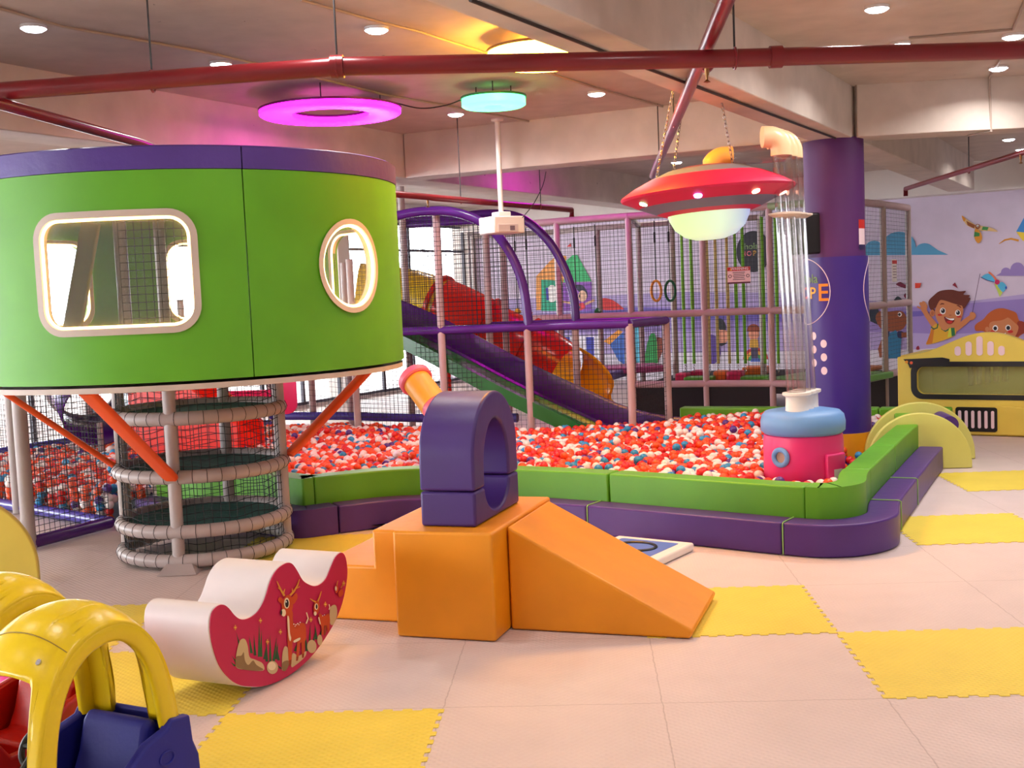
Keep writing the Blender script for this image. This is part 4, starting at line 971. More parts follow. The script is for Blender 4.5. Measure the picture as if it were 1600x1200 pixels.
paint('painted_kite', WP, [(org, line([(1561, 381), (1570, 375), (1580, 373), (1592, 376)], [.3, 1.2, 1.4, 1.6])), ((60, 140, 210), [(1588, 362), (1604, 333), (1625, 345), (1630, 366)]), ((236, 206, 60), [(1588, 362), (1630, 366), (1618, 378), (1598, 376)])], mural, .012)
def T(ox, oy, s): return lambda x, y: (ox + x / s, oy + y / s)
tb_ = T(1430, 420, 9.23)
skin, skd, hair, red_, wh, bk = (204, 128, 80), (178, 100, 60), (104, 40, 24), (204, 40, 36), (244, 240, 236), (24, 24, 34)
paint('painted_boy', WP, [
 (skin, line([(110, 560), (180, 680), (290, 830)], [34, 36, 46])), (skin, sm([(60, 500), (90, 560), (100, 620), (160, 600), (180, 540), (160, 500), (135, 470), (115, 480), (90, 480)])), (skin, line([(100, 520), (70, 485)], 10)), (skin, line([(120, 510), (115, 465)], 10)), (skin, line([(100, 580), (30, 545)], 11)),
 (skin, line([(560, 880), (700, 780), (820, 680)], [44, 40, 30])), (skin, sm([(790, 640), (830, 620), (870, 650), (875, 690), (840, 735), (800, 730)])),
 ((222, 170, 40), sm([(240, 850), (330, 790), (480, 850), (580, 860), (575, 960), (440, 1020), (250, 1080), (160, 1085), (210, 970)], 4)), ((206, 120, 30), [(240, 870), (280, 850), (250, 1080), (160, 1085)]),
 ((30, 100, 60), line([(232, 835), (270, 870), (320, 850), (330, 790)], 9)), ((30, 100, 60), line([(365, 800), (390, 870), (440, 900), (490, 870), (495, 850)], 10)), ((30, 110, 60), [(518, 850), (570, 850), (580, 960), (530, 975)]), ((210, 214, 60), [(490, 860), (518, 850), (530, 975), (470, 985)]),
 (skin, sm([(340, 780), (480, 790), (470, 870), (400, 880)], 4)), (hair, sm([(195, 470), (270, 385), (360, 320), (520, 300), (640, 325), (735, 320), (700, 370), (790, 380), (775, 410), (800, 430), (760, 500), (700, 575), (600, 560), (300, 560), (290, 610), (220, 580)], 4)),
 (skin, sm([(290, 620), (330, 500), (380, 445), (480, 470), (640, 500), (690, 560), (690, 660), (640, 780), (540, 850), (420, 830), (330, 760)], 5)), (skin, ell(250, 640, 38, 50)), (skd, ell(252, 642, 20, 30)),
 (hair, sm([(340, 480), (370, 430), (430, 400), (640, 420), (720, 470), (690, 530), (560, 500), (440, 460), (370, 450)], 4)),
 (wh, ell(402, 608, 42, 48)), (bk, ell(405, 605, 29, 34)), (wh, ell(396, 592, 8, 9)), (wh, ell(618, 636, 40, 44)), (bk, ell(622, 632, 28, 32)), (wh, ell(612, 620, 8, 9)),
 (hair, sm([(360, 520), (385, 495), (420, 500), (420, 512), (390, 512)])), (hair, sm([(600, 528), (630, 522), (670, 555), (660, 562), (625, 540)])), (red_, ell(362, 664, 34, 14)), (red_, ell(636, 690, 34, 13)), (skd, ell(512, 668, 20, 8)),
 ((120, 24, 24), sm([(425, 690), (500, 715), (570, 715), (560, 760), (510, 795), (450, 770)])), (wh, sm([(440, 698), (500, 716), (565, 716), (555, 740), (500, 735)])), (red_, sm([(455, 765), (500, 748), (550, 760), (510, 792)])),
 ((70, 50, 80), line([(940, 70), (880, 380), (830, 630)], 4))], mural, .014, .0006, tb_)
paint('painted_ribbon_kite', WP, [((222, 120, 90), sm([(1060, 60), (1085, 48), (1180, 150), (1150, 170)])), ((80, 180, 220), sm([(960, 120), (1060, 70), (1150, 160), (1130, 190), (1050, 170)])), ((50, 60, 140), line([(945, 118), (1040, 165), (1140, 190)], 5)),
  ((190, 210, 90), [(1145, 215), (1175, 225), (1260, 345), (1220, 405)]), ((80, 180, 220), sm([(1190, 230), (1260, 190), (1325, 260), (1305, 295), (1270, 335), (1220, 290)])), ((40, 80, 180), ell(1312, 272, 14, 20)), ((190, 30, 90), ell(1185, 192, 36, 36))], mural, .012, .0008, tb_)
paint('painted_confetti', WP, [((214, 60, 40), [(0, 205), (90, 205), (70, 275), (0, 280)]), ((140, 24, 50), [(537, 232), (575, 195), (620, 285)]), ((140, 24, 50), sm([(20, 1130), (50, 1110), (65, 1160), (20, 1165)]))], mural, .012, .0008, tb_)
gh = (190, 92, 36)
paint('painted_girl', WP, [(gh, sm([(860, 830), (900, 780), (980, 730), (1060, 640), (1150, 585), (1260, 568), (1380, 600), (1460, 640), (1500, 740), (1580, 790), (1600, 900), (1520, 960), (1460, 1020), (1400, 1080), (1100, 960), (980, 900), (880, 895)], 5)), ((150, 50, 30), sm([(1480, 760), (1590, 780), (1600, 900), (1500, 960), (1410, 1010), (1470, 900)], 4)),
 (skin, sm([(1070, 860), (1080, 780), (1180, 740), (1330, 700), (1440, 780), (1490, 830), (1480, 900), (1430, 1000), (1360, 1100), (1200, 1100), (1090, 950)], 5)), (skin, ell(1040, 870, 30, 36)),
 (gh, sm([(1080, 750), (1250, 740), (1360, 680), (1380, 620), (1250, 600), (1100, 660)], 4)), (wh, ell(1158, 856, 40, 44)), (bk, ell(1156, 858, 26, 28)), (wh, ell(1342, 850, 40, 44)), (bk, ell(1344, 852, 28, 30)),
 (red_, ell(1118, 905, 36, 20)), (red_, ell(1375, 905, 40, 22)), (wh, sm([(1205, 940), (1260, 945), (1310, 920), (1290, 960), (1240, 960)]))], mural, .014, .0006, tb_)
tcr = T(1330, 340, 5.4545)
paint('painted_dark_haired_boy', WP, [((26, 40, 60), sm([(60, 800), (180, 730), (240, 800), (260, 900), (200, 900)], 4)), ((150, 78, 44), sm([(210, 860), (240, 800), (330, 800), (440, 800), (475, 880), (440, 950), (360, 970), (260, 950)], 4)), (wh, ell(415, 825, 18, 20)), (bk, ell(412, 826, 11, 13)),
 ((44, 120, 160), [(270, 1010), (380, 960), (430, 1010), (420, 1200), (280, 1200)]), ((34, 36, 80), sm([(265, 1040), (300, 985), (330, 970), (310, 1040)])), ((34, 36, 80), sm([(400, 970), (445, 975), (440, 1025), (400, 1020)])), ((150, 78, 44), line([(430, 1000), (500, 1000)], 22)), ((150, 78, 44), line([(280, 1040), (250, 1120), (265, 1190)], 20)),
 ((120, 24, 60), sm([(385, 570), (420, 548), (460, 570), (490, 560), (495, 600), (450, 600)])), ((120, 24, 60), sm([(450, 660), (480, 640), (495, 670), (470, 690)])), ((30, 50, 60), sm([(370, 700), (400, 670), (435, 700), (430, 730), (380, 730)]))], mural, .012, .0008, tcr)
th_ = T(800, 380, 8.89)
paint('painted_play_house', WP, [((236, 160, 80), [(340, 930), (340, 460), (520, 260), (640, 160), (760, 180), (740, 500), (700, 560), (410, 930)]), ((40, 170, 130), [(410, 940), (410, 510), (520, 510), (700, 520), (700, 940)]), ((214, 60, 60), [(600, 250), (690, 260), (740, 480), (610, 400)]),
 ((60, 180, 110), [(740, 260), (840, 170), (910, 160), (1110, 530), (720, 545)]), ((140, 80, 180), [(710, 545), (1110, 540), (1110, 935), (720, 940)]), (wh, ell(560, 700, 80, 120)), ((60, 60, 160), line([(490, 620), (500, 790)], 16)), ((208, 60, 60), [(765, 50), (820, 0), (830, 50)])], mural, .012, .0008, th_)
paint('painted_leaping_child', WP, [((44, 44, 70), sm([(900, 580), (990, 590), (1050, 680), (1050, 760), (980, 690), (920, 660)])), ((222, 180, 150), ell(985, 735, 60, 80)), ((30, 30, 40), ell(945, 735, 10, 22)), ((222, 60, 70), sm([(930, 850), (1000, 830), (1020, 900), (940, 930)])), ((222, 170, 130), line([(1020, 850), (1150, 790)], 16)), ((222, 170, 130), line([(700, 810), (900, 840)], 14))], mural, .022, .0008, th_)
paint('painted_red_hill', WP, [((206, 40, 40), sm([(1240, 920), (1240, 780), (1340, 770), (1450, 820), (1550, 905), (1540, 920)], 4))], mural, .012, .0008, th_)
ts_ = T(860, 500, 6)
paint('painted_stripes', WP, [((236, 232, 240), [(50, 150), (500, 150), (500, 420), (60, 420)]), ((60, 66, 180), [(130, 160), (185, 160), (190, 340), (140, 330)]), ((60, 66, 180), [(335, 160), (410, 160), (415, 380), (345, 380)]), ((238, 160, 60), [(500, 200), (640, 90), (680, 110), (560, 230)]), ((60, 110, 200), [(560, 230), (690, 110), (700, 420), (640, 380)]), ((90, 190, 220), [(790, 60), (840, 60), (845, 400), (800, 400)]),
  ((40, 160, 80), sm([(890, 400), (930, 150), (990, 150), (1010, 400)], 3)), ((150, 70, 50), [(1000, 160), (1060, 170), (1060, 280), (1010, 400)])], mural, .012, .0008, ts_)
tn_ = T(1040, 330, 3.87)
paint('painted_crouching_boy', WP, [((28, 28, 40), sm([(310, 660), (340, 650), (365, 690), (360, 735), (330, 720)])), ((222, 150, 120), sm([(320, 720), (385, 730), (370, 790), (330, 800), (310, 760)])), ((28, 28, 40), sm([(320, 800), (375, 795), (340, 815)])), ((90, 60, 150), sm([(248, 760), (310, 760), (335, 860), (300, 920), (250, 900)], 4))], mural, .012, .0008, tn_)
paint('painted_child_with_rainbow', WP, [((210, 60, 60), ell(545, 895, 76, 70, a0=pi, a1=2 * pi)), ((236, 170, 60), ell(545, 900, 62, 56, a0=pi, a1=2 * pi)), ((70, 160, 90), ell(545, 905, 46, 42, a0=pi, a1=2 * pi)), ((80, 110, 200), ell(545, 910, 30, 28, a0=pi, a1=2 * pi)), ((70, 60, 90), [(515, 800), (560, 800), (560, 890), (520, 890)]), ((226, 150, 120), ell(535, 745, 32, 34)), ((150, 70, 40), ell(533, 722, 40, 40, a0=.95 * pi, a1=2.05 * pi)), ((222, 170, 60), [(512, 775), (560, 775), (566, 825), (508, 825)])], mural, .012, .0008, tn_)
# black logo disc on the mural wall
ds = empty('logo_disc', WP.hit(1178, 393), 0, 'black round wall sign with small green and orange lettering, behind the hanging ropes', 'wall sign')
cz = ds.location; mb = MB(); mb.prism([( .34 * cos(2 * pi * k / 40), .40 * sin(2 * pi * k / 40)) for k in range(40)], .002, .05, lambda a, b, c_: WP.u * a + Vector((0, 0, b)) + WP.n * c_); mb.build('disc', mat('disc black', (26, 18, 34), .5), ds)
def txt_on(txt, size, u, z, n_, m, nm, par, base, pl):
    mx = Matrix((pl.u, Vector((0, 0, 1)), pl.n)).transposed().to_4x4(); mx.translation = base + pl.u * u + Vector((0, 0, z)) + pl.n * n_
    return text_mesh(txt, size, nm, m, mx, par)
zero = Vector((0, 0, 0))
txt_on('hola', .17, -.03, .10, .053, mat('print sage', (120, 150, 90), .5), 'word', ds, zero, WP)
for ch, u, s, c_ in (('H', -.19, .13, (240, 110, 110)), ('O', -.08, .13, (240, 120, 130)), ('P', .03, .14, (240, 180, 60)), ('E', .15, .20, (240, 140, 30))):
    txt_on(ch, s, u, -.04, .053, mat('print letter ' + ch, c_, .5), 'letter', ds, zero, WP)

# ================================================================== CLIMBING AND SWINGING COURSE (back frame)
nj = empty('ninja_frame', (2.0, 17.0, 0), 0, 'large pink grey padded frame of the swinging course in front of the mural', 'play frame'); njo = Vector((2.0, 17.0, 0))
G = [Vector((-1.5, 18.3, 0)), Vector((-.3, 17.6, 0)), Vector((.75, 17.0, 0)), Vector((1.75, 16.5, 0)), Vector((2.74, 16.15, 0)), Vector((3.58, 15.72, 0)), Vector((4.35, 15.05, 0)), Vector((5.30, 16.25, 0)), Vector((6.02, 17.3, 0))]
for i, p in enumerate(G):
    if i in (0,): continue
    MB().tube([(p - njo) + Vector((0, 0, z)) for z in (.02, 1.5, 2.93)], .045, 14).build('post', M['pinkpad'] if i < 7 else M['greypad'], nj)
back = [ay(742, 450, 19.5), ay(872, 450, 19.3), ay(936, 450, 18.6), ay(1000, 450, 18.3), ay(1052, 450, 18.0), ay(1190, 450, 17.6)]
for p in back: MB().tube([(Vector((p.x, p.y, 0)) - njo) + Vector((0, 0, z)) for z in (.02, 1.5, 2.9)], .045, 12).build('post', M['greypad'], nj)
for z, r in ((2.93, .05), (1.52, .05), (.52, .05)):
    for i in range(1, 8):
        if z < 1 and i < 3: continue
        a, b = G[i], G[i + 1]; MB().tube([(a - njo) + Vector((0, 0, z)), ((a + b) / 2 - njo) + Vector((0, 0, z)), (b - njo) + Vector((0, 0, z))], r, 14).build('rail', mat('light green sleeve', (150, 180, 130), .4, .1, 20, .1) if (i == 5 and z > 2) else M['pinkpad'], nj)
for i in range(len(back) - 1):
    a, b = back[i], back[i + 1]; MB().tube([Vector((a.x, a.y, 2.9)) - njo, Vector((b.x, b.y, 2.9)) - njo], .045, 10).build('rail', M['greypad'], nj)
for a, b in ((G[3], back[3]), (G[5], back[5])):
    MB().tube([Vector((a.x, a.y, 2.93)) - njo, Vector((b.x, b.y, 2.9)) - njo], .045, 10).build('rail', M['greypad'], nj)
for i in range(1, 8):
    mb = MB(); a, b = G[i] - njo, G[i + 1] - njo; net_quad(mb, a + Vector((0, 0, .52)), b + Vector((0, 0, .52)), b + Vector((0, 0, 2.93)), a + Vector((0, 0, 2.93)), .055, .0024); mb.build('net', M['net'], nj, smooth=0)
mb = MB(); net_quad(mb, Vector((back[0].x, back[0].y, .5)) - njo, Vector((back[-1].x, back[-1].y, .5)) - njo, Vector((back[-1].x, back[-1].y, 2.9)) - njo, Vector((back[0].x, back[0].y, 2.9)) - njo, .075, .0024); mb.build('net', M['net'], nj, smooth=0)
for i in range(3, 8):
    if i == 5: continue
    a, b = G[i], G[i + 1]; c_ = (a + b) / 2 - njo; d = b - a; MB().box((c_.x, c_.y, .25), (d.length - .08, .03, .46), math.atan2(d.y, d.x)).build('skirt', M['blackmatte'], nj)
slab2 = MB(); slab2.prism([(p.x, p.y) for p in [Vector((q.x, q.y)) - Vector((njo.x, njo.y)) for q in (G[3], G[4], G[5], G[6], G[8], Vector((5.2, 18.6, 0)), Vector((2.9, 19.3, 0)))]], .38, .48); slab2.build('deck', M['blackmatte'], nj)
def pad(name, c, dims, rz, m, label, grp=None):
    return tag(MB().box(c, dims, rz).build(name, m, bevel=min(dims) * .2), label, 'foam pad', grp)
gm = vinyl('mat green', (92, 170, 50)); mg = vinyl('mat magenta', (206, 30, 90)); om = vinyl('mat orange', (230, 120, 40)); rz_ = R(-22)
def padpx(px0, px1, py0, py1, Y, dep, m, lb, z0=.485, rz=rz_):
    a, b = ay(px0, py1, Y), ay(px1, py1, Y); h = (py1 - py0) / FPX * Y; w = (b - a).length
    return pad('foam_pad', ((a.x + b.x) / 2, Y, z0 + h / 2), (w, dep, h), rz, m, lb)
padpx(1072, 1117, 583, 592, 16.9, .35, gm, 'long green foam pad on the deck left of the centre post')
padpx(1160, 1202, 583, 592, 16.6, .35, gm, 'long green foam pad on the deck right of the magenta cube')
padpx(1138, 1162, 575, 592, 16.75, .3, mg, 'magenta foam cube on the deck between two green pads')
padpx(1117, 1137, 576, 592, 17.0, .3, om, 'orange foam block on the deck left of the magenta cube')
padpx(1058, 1076, 578, 592, 17.1, .3, mg, 'magenta foam pad at the left end of the deck')
padpx(1082, 1104, 570, 578, 18.2, .4, mg, 'magenta foam pad at the back of the deck')
padpx(1163, 1200, 568, 580, 18.0, .4, om, 'orange foam pad at the back of the deck below the rainbow')
pad('foam_pad', (4.45, 16.1, .53), (1.25, 1.5, .09), R(-42), gm, 'large green mat on the deck behind the purple column')
pad('foam_pad', (5.1, 16.75, .60), (.5, .5, .06), R(-42), mat('slatted wood orange', (206, 130, 80), .6, .2, 12, .1), 'orange slatted board on the green mat right of the column')
st = empty('padded_stairs', (3.92, 14.75, 0), R(-18), 'orange and cream padded stairs left of the purple column, behind the green wall', 'stairs')
MB().box((0, 0, .12), (.72, .6, .23)).build('lower_step', M['beige'], st, bevel=.02); MB().box((.04, .14, .36), (.6, .36, .24)).build('upper_step', M['beige'], st, bevel=.02)
MB().box((0, -.12, .242), (.72, .34, .02)).build('tread', om, st, bevel=.005); MB().box((.04, .14, .492), (.6, .36, .02)).build('tread', om, st, bevel=.005)
# purple trampoline-like bed left of the deck
pb = vinyl('bed violet', (92, 70, 150)); pad('foam_bed', (.95, 17.6, .62), (1.5, 1.0, .12), R(-20), pb, 'violet padded bed behind the yellow chute')
pad('foam_bed', (1.75, 17.9, .66), (1.2, .8, .10), R(8), vinyl('bed pink', (190, 90, 150)), 'pink padded bed at the left end of the deck')
# hanging ropes
rg_ = mat('rope green', (120, 200, 50), .6, .5, 60, .1); ry_ = mat('rope yellow', (214, 200, 120), .6, .5, 60, .1); rk = mat('strap black', (24, 24, 28), .7)
def rope(px, y0, y1, Y, r, m, lb, grp):
    a, b = ay(px, y0, Y), ay(px + 9, y1, Y); b.x = a.x; n = 30
    top = Vector((a.x, Y, 2.9)); mb = MB()
    t = empty('hanging_rope', (a.x, Y, 2.9), 0, lb, 'rope', grp); z1 = b.z - 2.9
    mb.tube([(0, 0, z1 * i / n) for i in range(n + 1)], lambda s_: r * (1 + .10 * sin(s_ * 180)), 8); mb.build('rope', m, t)
    c_ = MB(); 
    for k in range(5): c_.tube([(.012 * cos(q) * (k % 2), .012 * cos(q) * ((k + 1) % 2), z1 - .02 - k * .026 + .016 * sin(q)) for q in [2 * pi * w / 8 for w in range(8)]], .004, 5, True, up=Vector((1 - k % 2, k % 2, 0)))
    c_.build('chain_end', M['chrome'], t)
for px, Y, m, lb in ((1064, 17.3, rg_, 'leftmost green hanging rope of the course'), (1078, 17.1, rg_, 'second green hanging rope from the left'), (1098, 17.4, rg_, 'green hanging rope just left of the yellow ropes'), (1147, 17.0, rg_, 'green hanging rope left of the logo disc, right of the warning sign'), (1159, 17.3, rg_, 'green hanging rope on the left edge of the logo disc'), (1190, 17.0, rg_, 'green hanging rope on the right edge of the logo disc'), (1211, 16.8, rg_, 'green hanging rope just right of the corner post'),
                      (1103, 16.9, ry_, 'leftmost yellow hanging rope of the course'), (1116, 17.1, ry_, 'second yellow hanging rope, left of the warning sign'), (1134, 17.0, ry_, 'yellow hanging rope passing behind the warning sign')):
    rope(px, 350, 568, Y, .024, m, lb, 'hanging ropes of the course')
def strap(px, y1, Y, lb, col_=None, ring=None):
    a = ay(px, 352, Y); b = ay(px, y1, Y); t = empty('hanging_strap', (a.x, Y, 2.9), 0, lb, 'hanging hold', 'hanging holds of the course'); z1 = b.z - 2.9
    MB().tube([(0, 0, 0), (0, 0, z1 / 2), (0, 0, z1)], .007, 6).build('strap', rk, t); MB().box((0, 0, -.25), (.03, .03, .16)).build('buckle', rk, t, bevel=.005)
    if ring: MB().tube([(.075 * cos(q), 0, z1 - .14 + .15 * sin(q)) for q in [2 * pi * w / 28 for w in range(28)]], .02, 10, True, up=Vector((0, 1, 0))).build('grip_ring', ring, t)
    if col_: MB().lathe([(0, -.06), (.04, -.04), (.06, 0), (.02, .05), (0, .06)], (0, 0, z1), 14).build('grip_knob', col_, t)
strap(1022, 440, 17.3, 'black strap holding an orange grip ring', None, mat('ring orange', (240, 160, 60), .4)); strap(1044, 440, 17.3, 'black strap holding a dark green grip ring', None, mat('ring green', (20, 110, 70), .4))
strap(803, 487, 18.2, 'black strap with a yellow knob, leftmost', mat('knob yellow', (220, 160, 40), .4)); strap(821, 489, 17.8, 'black strap with a red knob', mat('knob red', (190, 40, 40), .4)); strap(929, 487, 17.6, 'black strap with a dark green knob', mat('knob green', (20, 100, 50), .4)); strap(896, 480, 18.0, 'black strap with a blue knob', mat('knob blue', (60, 110, 190), .4))
# warning sign on the net
wn = empty('warning_sign', G[4].lerp(G[5], .55) + Vector((-.02, -.055, 2.02)), math.atan2(-.43, .84), 'red and white WARNING sign fixed to the net left of the corner post', 'sign')
MB().box((0, 0, 0), (.32, .008, .23)).build('plate', mat('sign pale', (240, 200, 196), .4), wn); MB().box((0, -.006, .088), (.32, .006, .052)).build('red_header', mat('sign red', (200, 40, 30), .5), wn); MB().box((0, -.006, -.103), (.32, .006, .022)).build('dark_footer', mat('sign maroon', (90, 20, 40), .5), wn)
mxs = Matrix.Rotation(pi / 2, 4, 'X')
def lt(t, s, x, z, m, nm, par, y=-.0105): mx = mxs.copy(); mx.translation = (x, y, z); return text_mesh(t, s, nm, m, mx, par)
lt('WARNING', .05, .015, .088, M['white'], 'lettering', wn)
b_ = MB(); b_.add([(-.125, -.0105, .07), (-.095, -.0105, .07), (-.11, -.0105, .106)], [(0, 1, 2)]); b_.build('warning_triangle', M['amber'], wn)
b_ = MB()
for k in range(5): b_.box((0, -.0058, .040 - k * .024), (.17 - .02 * (k % 2), .003, .008))
b_.build('printed_lines', M['black'], wn)
for x in (-.125, .125): MB().tube([(x + .02 * cos(q), -.006, .02 * sin(q) - .01) for q in [2 * pi * w / 16 for w in range(16)]], .004, 5, True, up=Vector((0, 1, 0))).build('pictogram', M['black'], wn)
ns = empty('net_notice', G[7].lerp(G[8], .25) + Vector((.05, -.03, 2.0)), math.atan2(1.05, .72), 'small white notice hanging on the net right of the purple column', 'sign')
MB().box((0, 0, 0), (.22, .006, .32)).build('sheet', M['white'], ns); MB().box((0, -.005, .12), (.22, .005, .05)).build('red_header', mat('sign red', (200, 40, 30), .5), ns)
b_ = MB()
for k in range(5): b_.box((0, -.0048, .06 - k * .04), (.16, .003, .010))
b_.build('printed_lines', mat('print grey', (120, 90, 110), .5), ns)

# ================================================================== YELLOW BUS
bu = Vector((.828, -.560, 0)); bn = Vector((-.560, -.828, 0)); bp0 = Vector((5.54, 13.34, 0))
bus = empty('soft_play_bus', bp0, math.atan2(bu.y, bu.x), 'yellow soft play bus with black windscreen frame and grille at the right edge', 'play bus')
BP = Plane(bp0, bu, bn); t8 = T(1360, 500, 4.8)
def q8(x, y): return BP.uz(*t8(x, y))
def fr8(a, b, c_): return Vector((a, -c_, b))       # local: x along the front, -y towards the camera
hwid = 1.03; top = [(-hwid, .93), (-.86, .955), (-.66, 1.0), (-.42, 1.10), (-.2, 1.185), (0, 1.215), (.2, 1.185), (.42, 1.10), (.66, 1.0), (.86, .955), (hwid, .93)]
outer = [(-hwid, .004), (hwid, .004)] + [(p.x, p.y) for p in catmull([(x, z, 0) for x, z in top[::-1]], 4)]
wl, wr_, wz0, wz1 = -.80, .80, .485, .815
hole = rrect(wr_ - wl, wz1 - wz0, .09, 6, 0, (wz0 + wz1) / 2)
def plate(par, name, outer, holes, c0, c1, m, fr, bevel=.01):
    pts = list(outer); edges = [(i, (i + 1) % len(outer)) for i in range(len(outer))]
    for h in holes: o_ = len(pts); pts += h; edges += [(o_ + i, o_ + (i + 1) % len(h)) for i in range(len(h))]
    vs, es, fs, *_ = delaunay_2d_cdt([Vector(p) for p in pts], edges, [], 1, 1e-5); k = len(vs)
    keep = [tuple(f) for f in fs if not any(inside(sum((vs[i] for i in f), Vector((0, 0))) / len(f), h) for h in holes)]
    V = [fr(v.x, v.y, c0) for v in vs] + [fr(v.x, v.y, c1) for v in vs]; F = keep + [tuple(i + k for i in reversed(f)) for f in keep]
    ec = {(f[i], f[(i + 1) % len(f)]) for f in keep for i in range(len(f))}
    F += [(b, a, a + k, b + k) for (a, b) in ec if (b, a) not in ec]
    return MB().add(V, F).build(name, m, par, bevel=bevel, seg=2, smooth=30)
plate(bus, 'front_panel', outer, [hole], -.12, 0, M['yellow'], fr8)
MB().box((0, .72, .46), (hwid * 2 - .02, 1.16, .90)).build('body_side', M['yellow'], bus, bevel=.02) if 0 else None
mb = MB(); mb.box((-hwid + .05, .70, .475), (.1, 1.15, .94)); mb.build('side_wall', M['yellow'], bus, bevel=.02)
mb = MB(); mb.box((hwid - .05, .70, .475), (.1, 1.15, .94)); mb.build('side_wall', M['yellow'], bus, bevel=.02)
MB().prism([(-hwid, .93), (-.5, 1.03), (.5, 1.03), (hwid, .93), (hwid, .88), (-hwid, .88)], -1.28, -.12, fr8).build('roof', M['lime'], bus, bevel=.015)
MB().box((0, 1.27, .47), (2 * hwid - .02, .05, .93)).build('rear_wall', M['yellow'], bus)
# black windscreen surround
ou = rrect(wr_ - wl + .14, wz1 - wz0 + .12, .13, 6, 0, (wz0 + wz1) / 2)
sr = plate(bus, 'windscreen_frame', ou, [rrect(wr_ - wl + .0, wz1 - wz0, .09, 6, 0, (wz0 + wz1) / 2)], .001, .014, M['black'], fr8, .003)
for sx in (-1, 1): MB().prism([(sx * .955, .905), (sx * .50, .925), (sx * .42, .905), (sx * .42, .84), (sx * .88, .80), (sx * .90, .85)], .0012, .0142, fr8).build('visor_bar', M['black'], sr)
MB().prism(rrect(wr_ - wl + .02, wz1 - wz0 + .02, .1, 6, 0, (wz0 + wz1) / 2), -.07, -.06, fr8).build('windscreen', mat('tinted screen', (196, 200, 130), .08, alpha=.35), bus)
for x, z, c_ in ((-.915, .872, (240, 160, 40)), (-.86, .862, (230, 90, 40))): MB().prism(ell(x, z, .018), .0142, .018, fr8).build('painted_lamp', mat('bus lamp %d' % c_[1], c_, .4), sr)
for k_, h in ((0, .11), (1, .165), (2, .225), (3, .165), (4, .11)):
    x = q8(656 + 82 * k_, 240)[0]; MB().prism(rrect(.07, h, .033, 5, x, .945 + h / 2), .001, .010, fr8).build('roof_slot', whi, bus)
gz = [q8(645, 830), q8(955, 655)]; gx = (gz[0][0] + gz[1][0]) / 2; gzc = (gz[0][1] + gz[1][1]) / 2
gr = MB().prism(rrect(gz[1][0] - gz[0][0], gz[1][1] - gz[0][1], .03, 4, gx, gzc), .026, .038, fr8).build('grille', M['black'], bus)
for k in range(6):
    x = gx + (k - 2.5) * (gz[1][0] - gz[0][0]) * .158; MB().prism(rrect(.035, (gz[1][1] - gz[0][1]) * .72, .016, 4, x, gzc), .038, .044, fr8).build('grille_slot', whi, gr)
hd = [(-.62, .02), (.9, .02), (.9, .22), (.72, .27), (.45, .335), (.15, .36), (-.15, .35), (-.42, .30), (-.62, .24)]
MB().prism(hd, .0, .025, fr8).build('hood', M['yellow'], bus, bevel=.008)
for i, c_ in enumerate(((70, 60, 70), (120, 50, 60), (80, 70, 50), (130, 60, 70), (70, 60, 80))):
    MB().box((-.38 + i * .1, .9, .66), (.06, .05, .3 - .03 * i)).build('hanging_cushion', mat('bus cushion %d' % i, c_, .7), bus, bevel=.01)

# ================================================================== DEER ROCKER
rd_ = Vector((.42, .9075, 0)).normalized(); rn = Vector((rd_.y, -rd_.x, 0)); rp = Vector((-1.31, 5.42, 0))
RP = Plane(rp, rd_, rn); t5 = T(320, 860, 5.4545)
rk_out = [(38, 620), (60, 540), (110, 490), (160, 482), (205, 515), (245, 565), (290, 600), (340, 605), (400, 580), (450, 535), (490, 470), (520, 390), (550, 290), (590, 210), (640, 155), (700, 123), (745, 135), (790, 200), (830, 270), (880, 305), (930, 320), (980, 305), (1030, 255), (1070, 160), (1110, 75), (1155, 35), (1190, 60), (1210, 150), (1210, 260), (1180, 430), (1130, 580), (1050, 730), (930, 900), (800, 1030), (650, 1130), (500, 1185), (370, 1190), (270, 1170), (180, 1100), (110, 1000), (60, 850), (38, 720)]
ol = [RP.uz(*t5(*q)) for q in rk_out]; zmin = min(z for u, z in ol); rko = [(p.x, p.y) for p in catmull([(u, z - zmin + .004, 0) for u, z in ol], 3, True)]
rock = empty('deer_rocker', rp, math.atan2(rd_.y, rd_.x), 'white and magenta soft rocker with a painted deer, in front of the ladder tower', 'rocker')
frR = lambda a, b, c_: Vector((a, -c_, b))
MB().prism(rko, -.385, 0, frR).build('white_body', M['rockwhite'], rock, smooth=50, bevel=.006)
def shrink(poly, d):
    out = []; n = len(poly)
    for i in range(n):
        a, b = Vector(poly[i - 1]), Vector(poly[(i + 1) % n]); t = (b - a).normalized(); out.append((poly[i][0] - t.y * d * -1, poly[i][1] + t.x * d * -1))
    return out
sgn = sum(rko[i][0] * rko[(i + 1) % len(rko)][1] - rko[(i + 1) % len(rko)][0] * rko[i][1] for i in range(len(rko)))
face = shrink(rko, .004 if sgn < 0 else -.004)
MB().prism(face, .0, .006, frR).build('magenta_face', M['rockpink'], rock, smooth=50)
dz = Vector((0, 0, -zmin + .004)); RP.p = RP.p
class Shift(Plane):
    def hit(s, x, y): return Plane.hit(s, x, y) + dz
RS = Shift(rp, rd_, rn)
deer, dk, sto, std, gd, cm = (206, 74, 24), (150, 60, 20), (206, 180, 132), (140, 110, 70), (24, 76, 40), (240, 220, 180)
def blade(x, y, h, lean, w=7): return [(x - w, y), (x + w, y), (x + lean, y - h)]
it = []
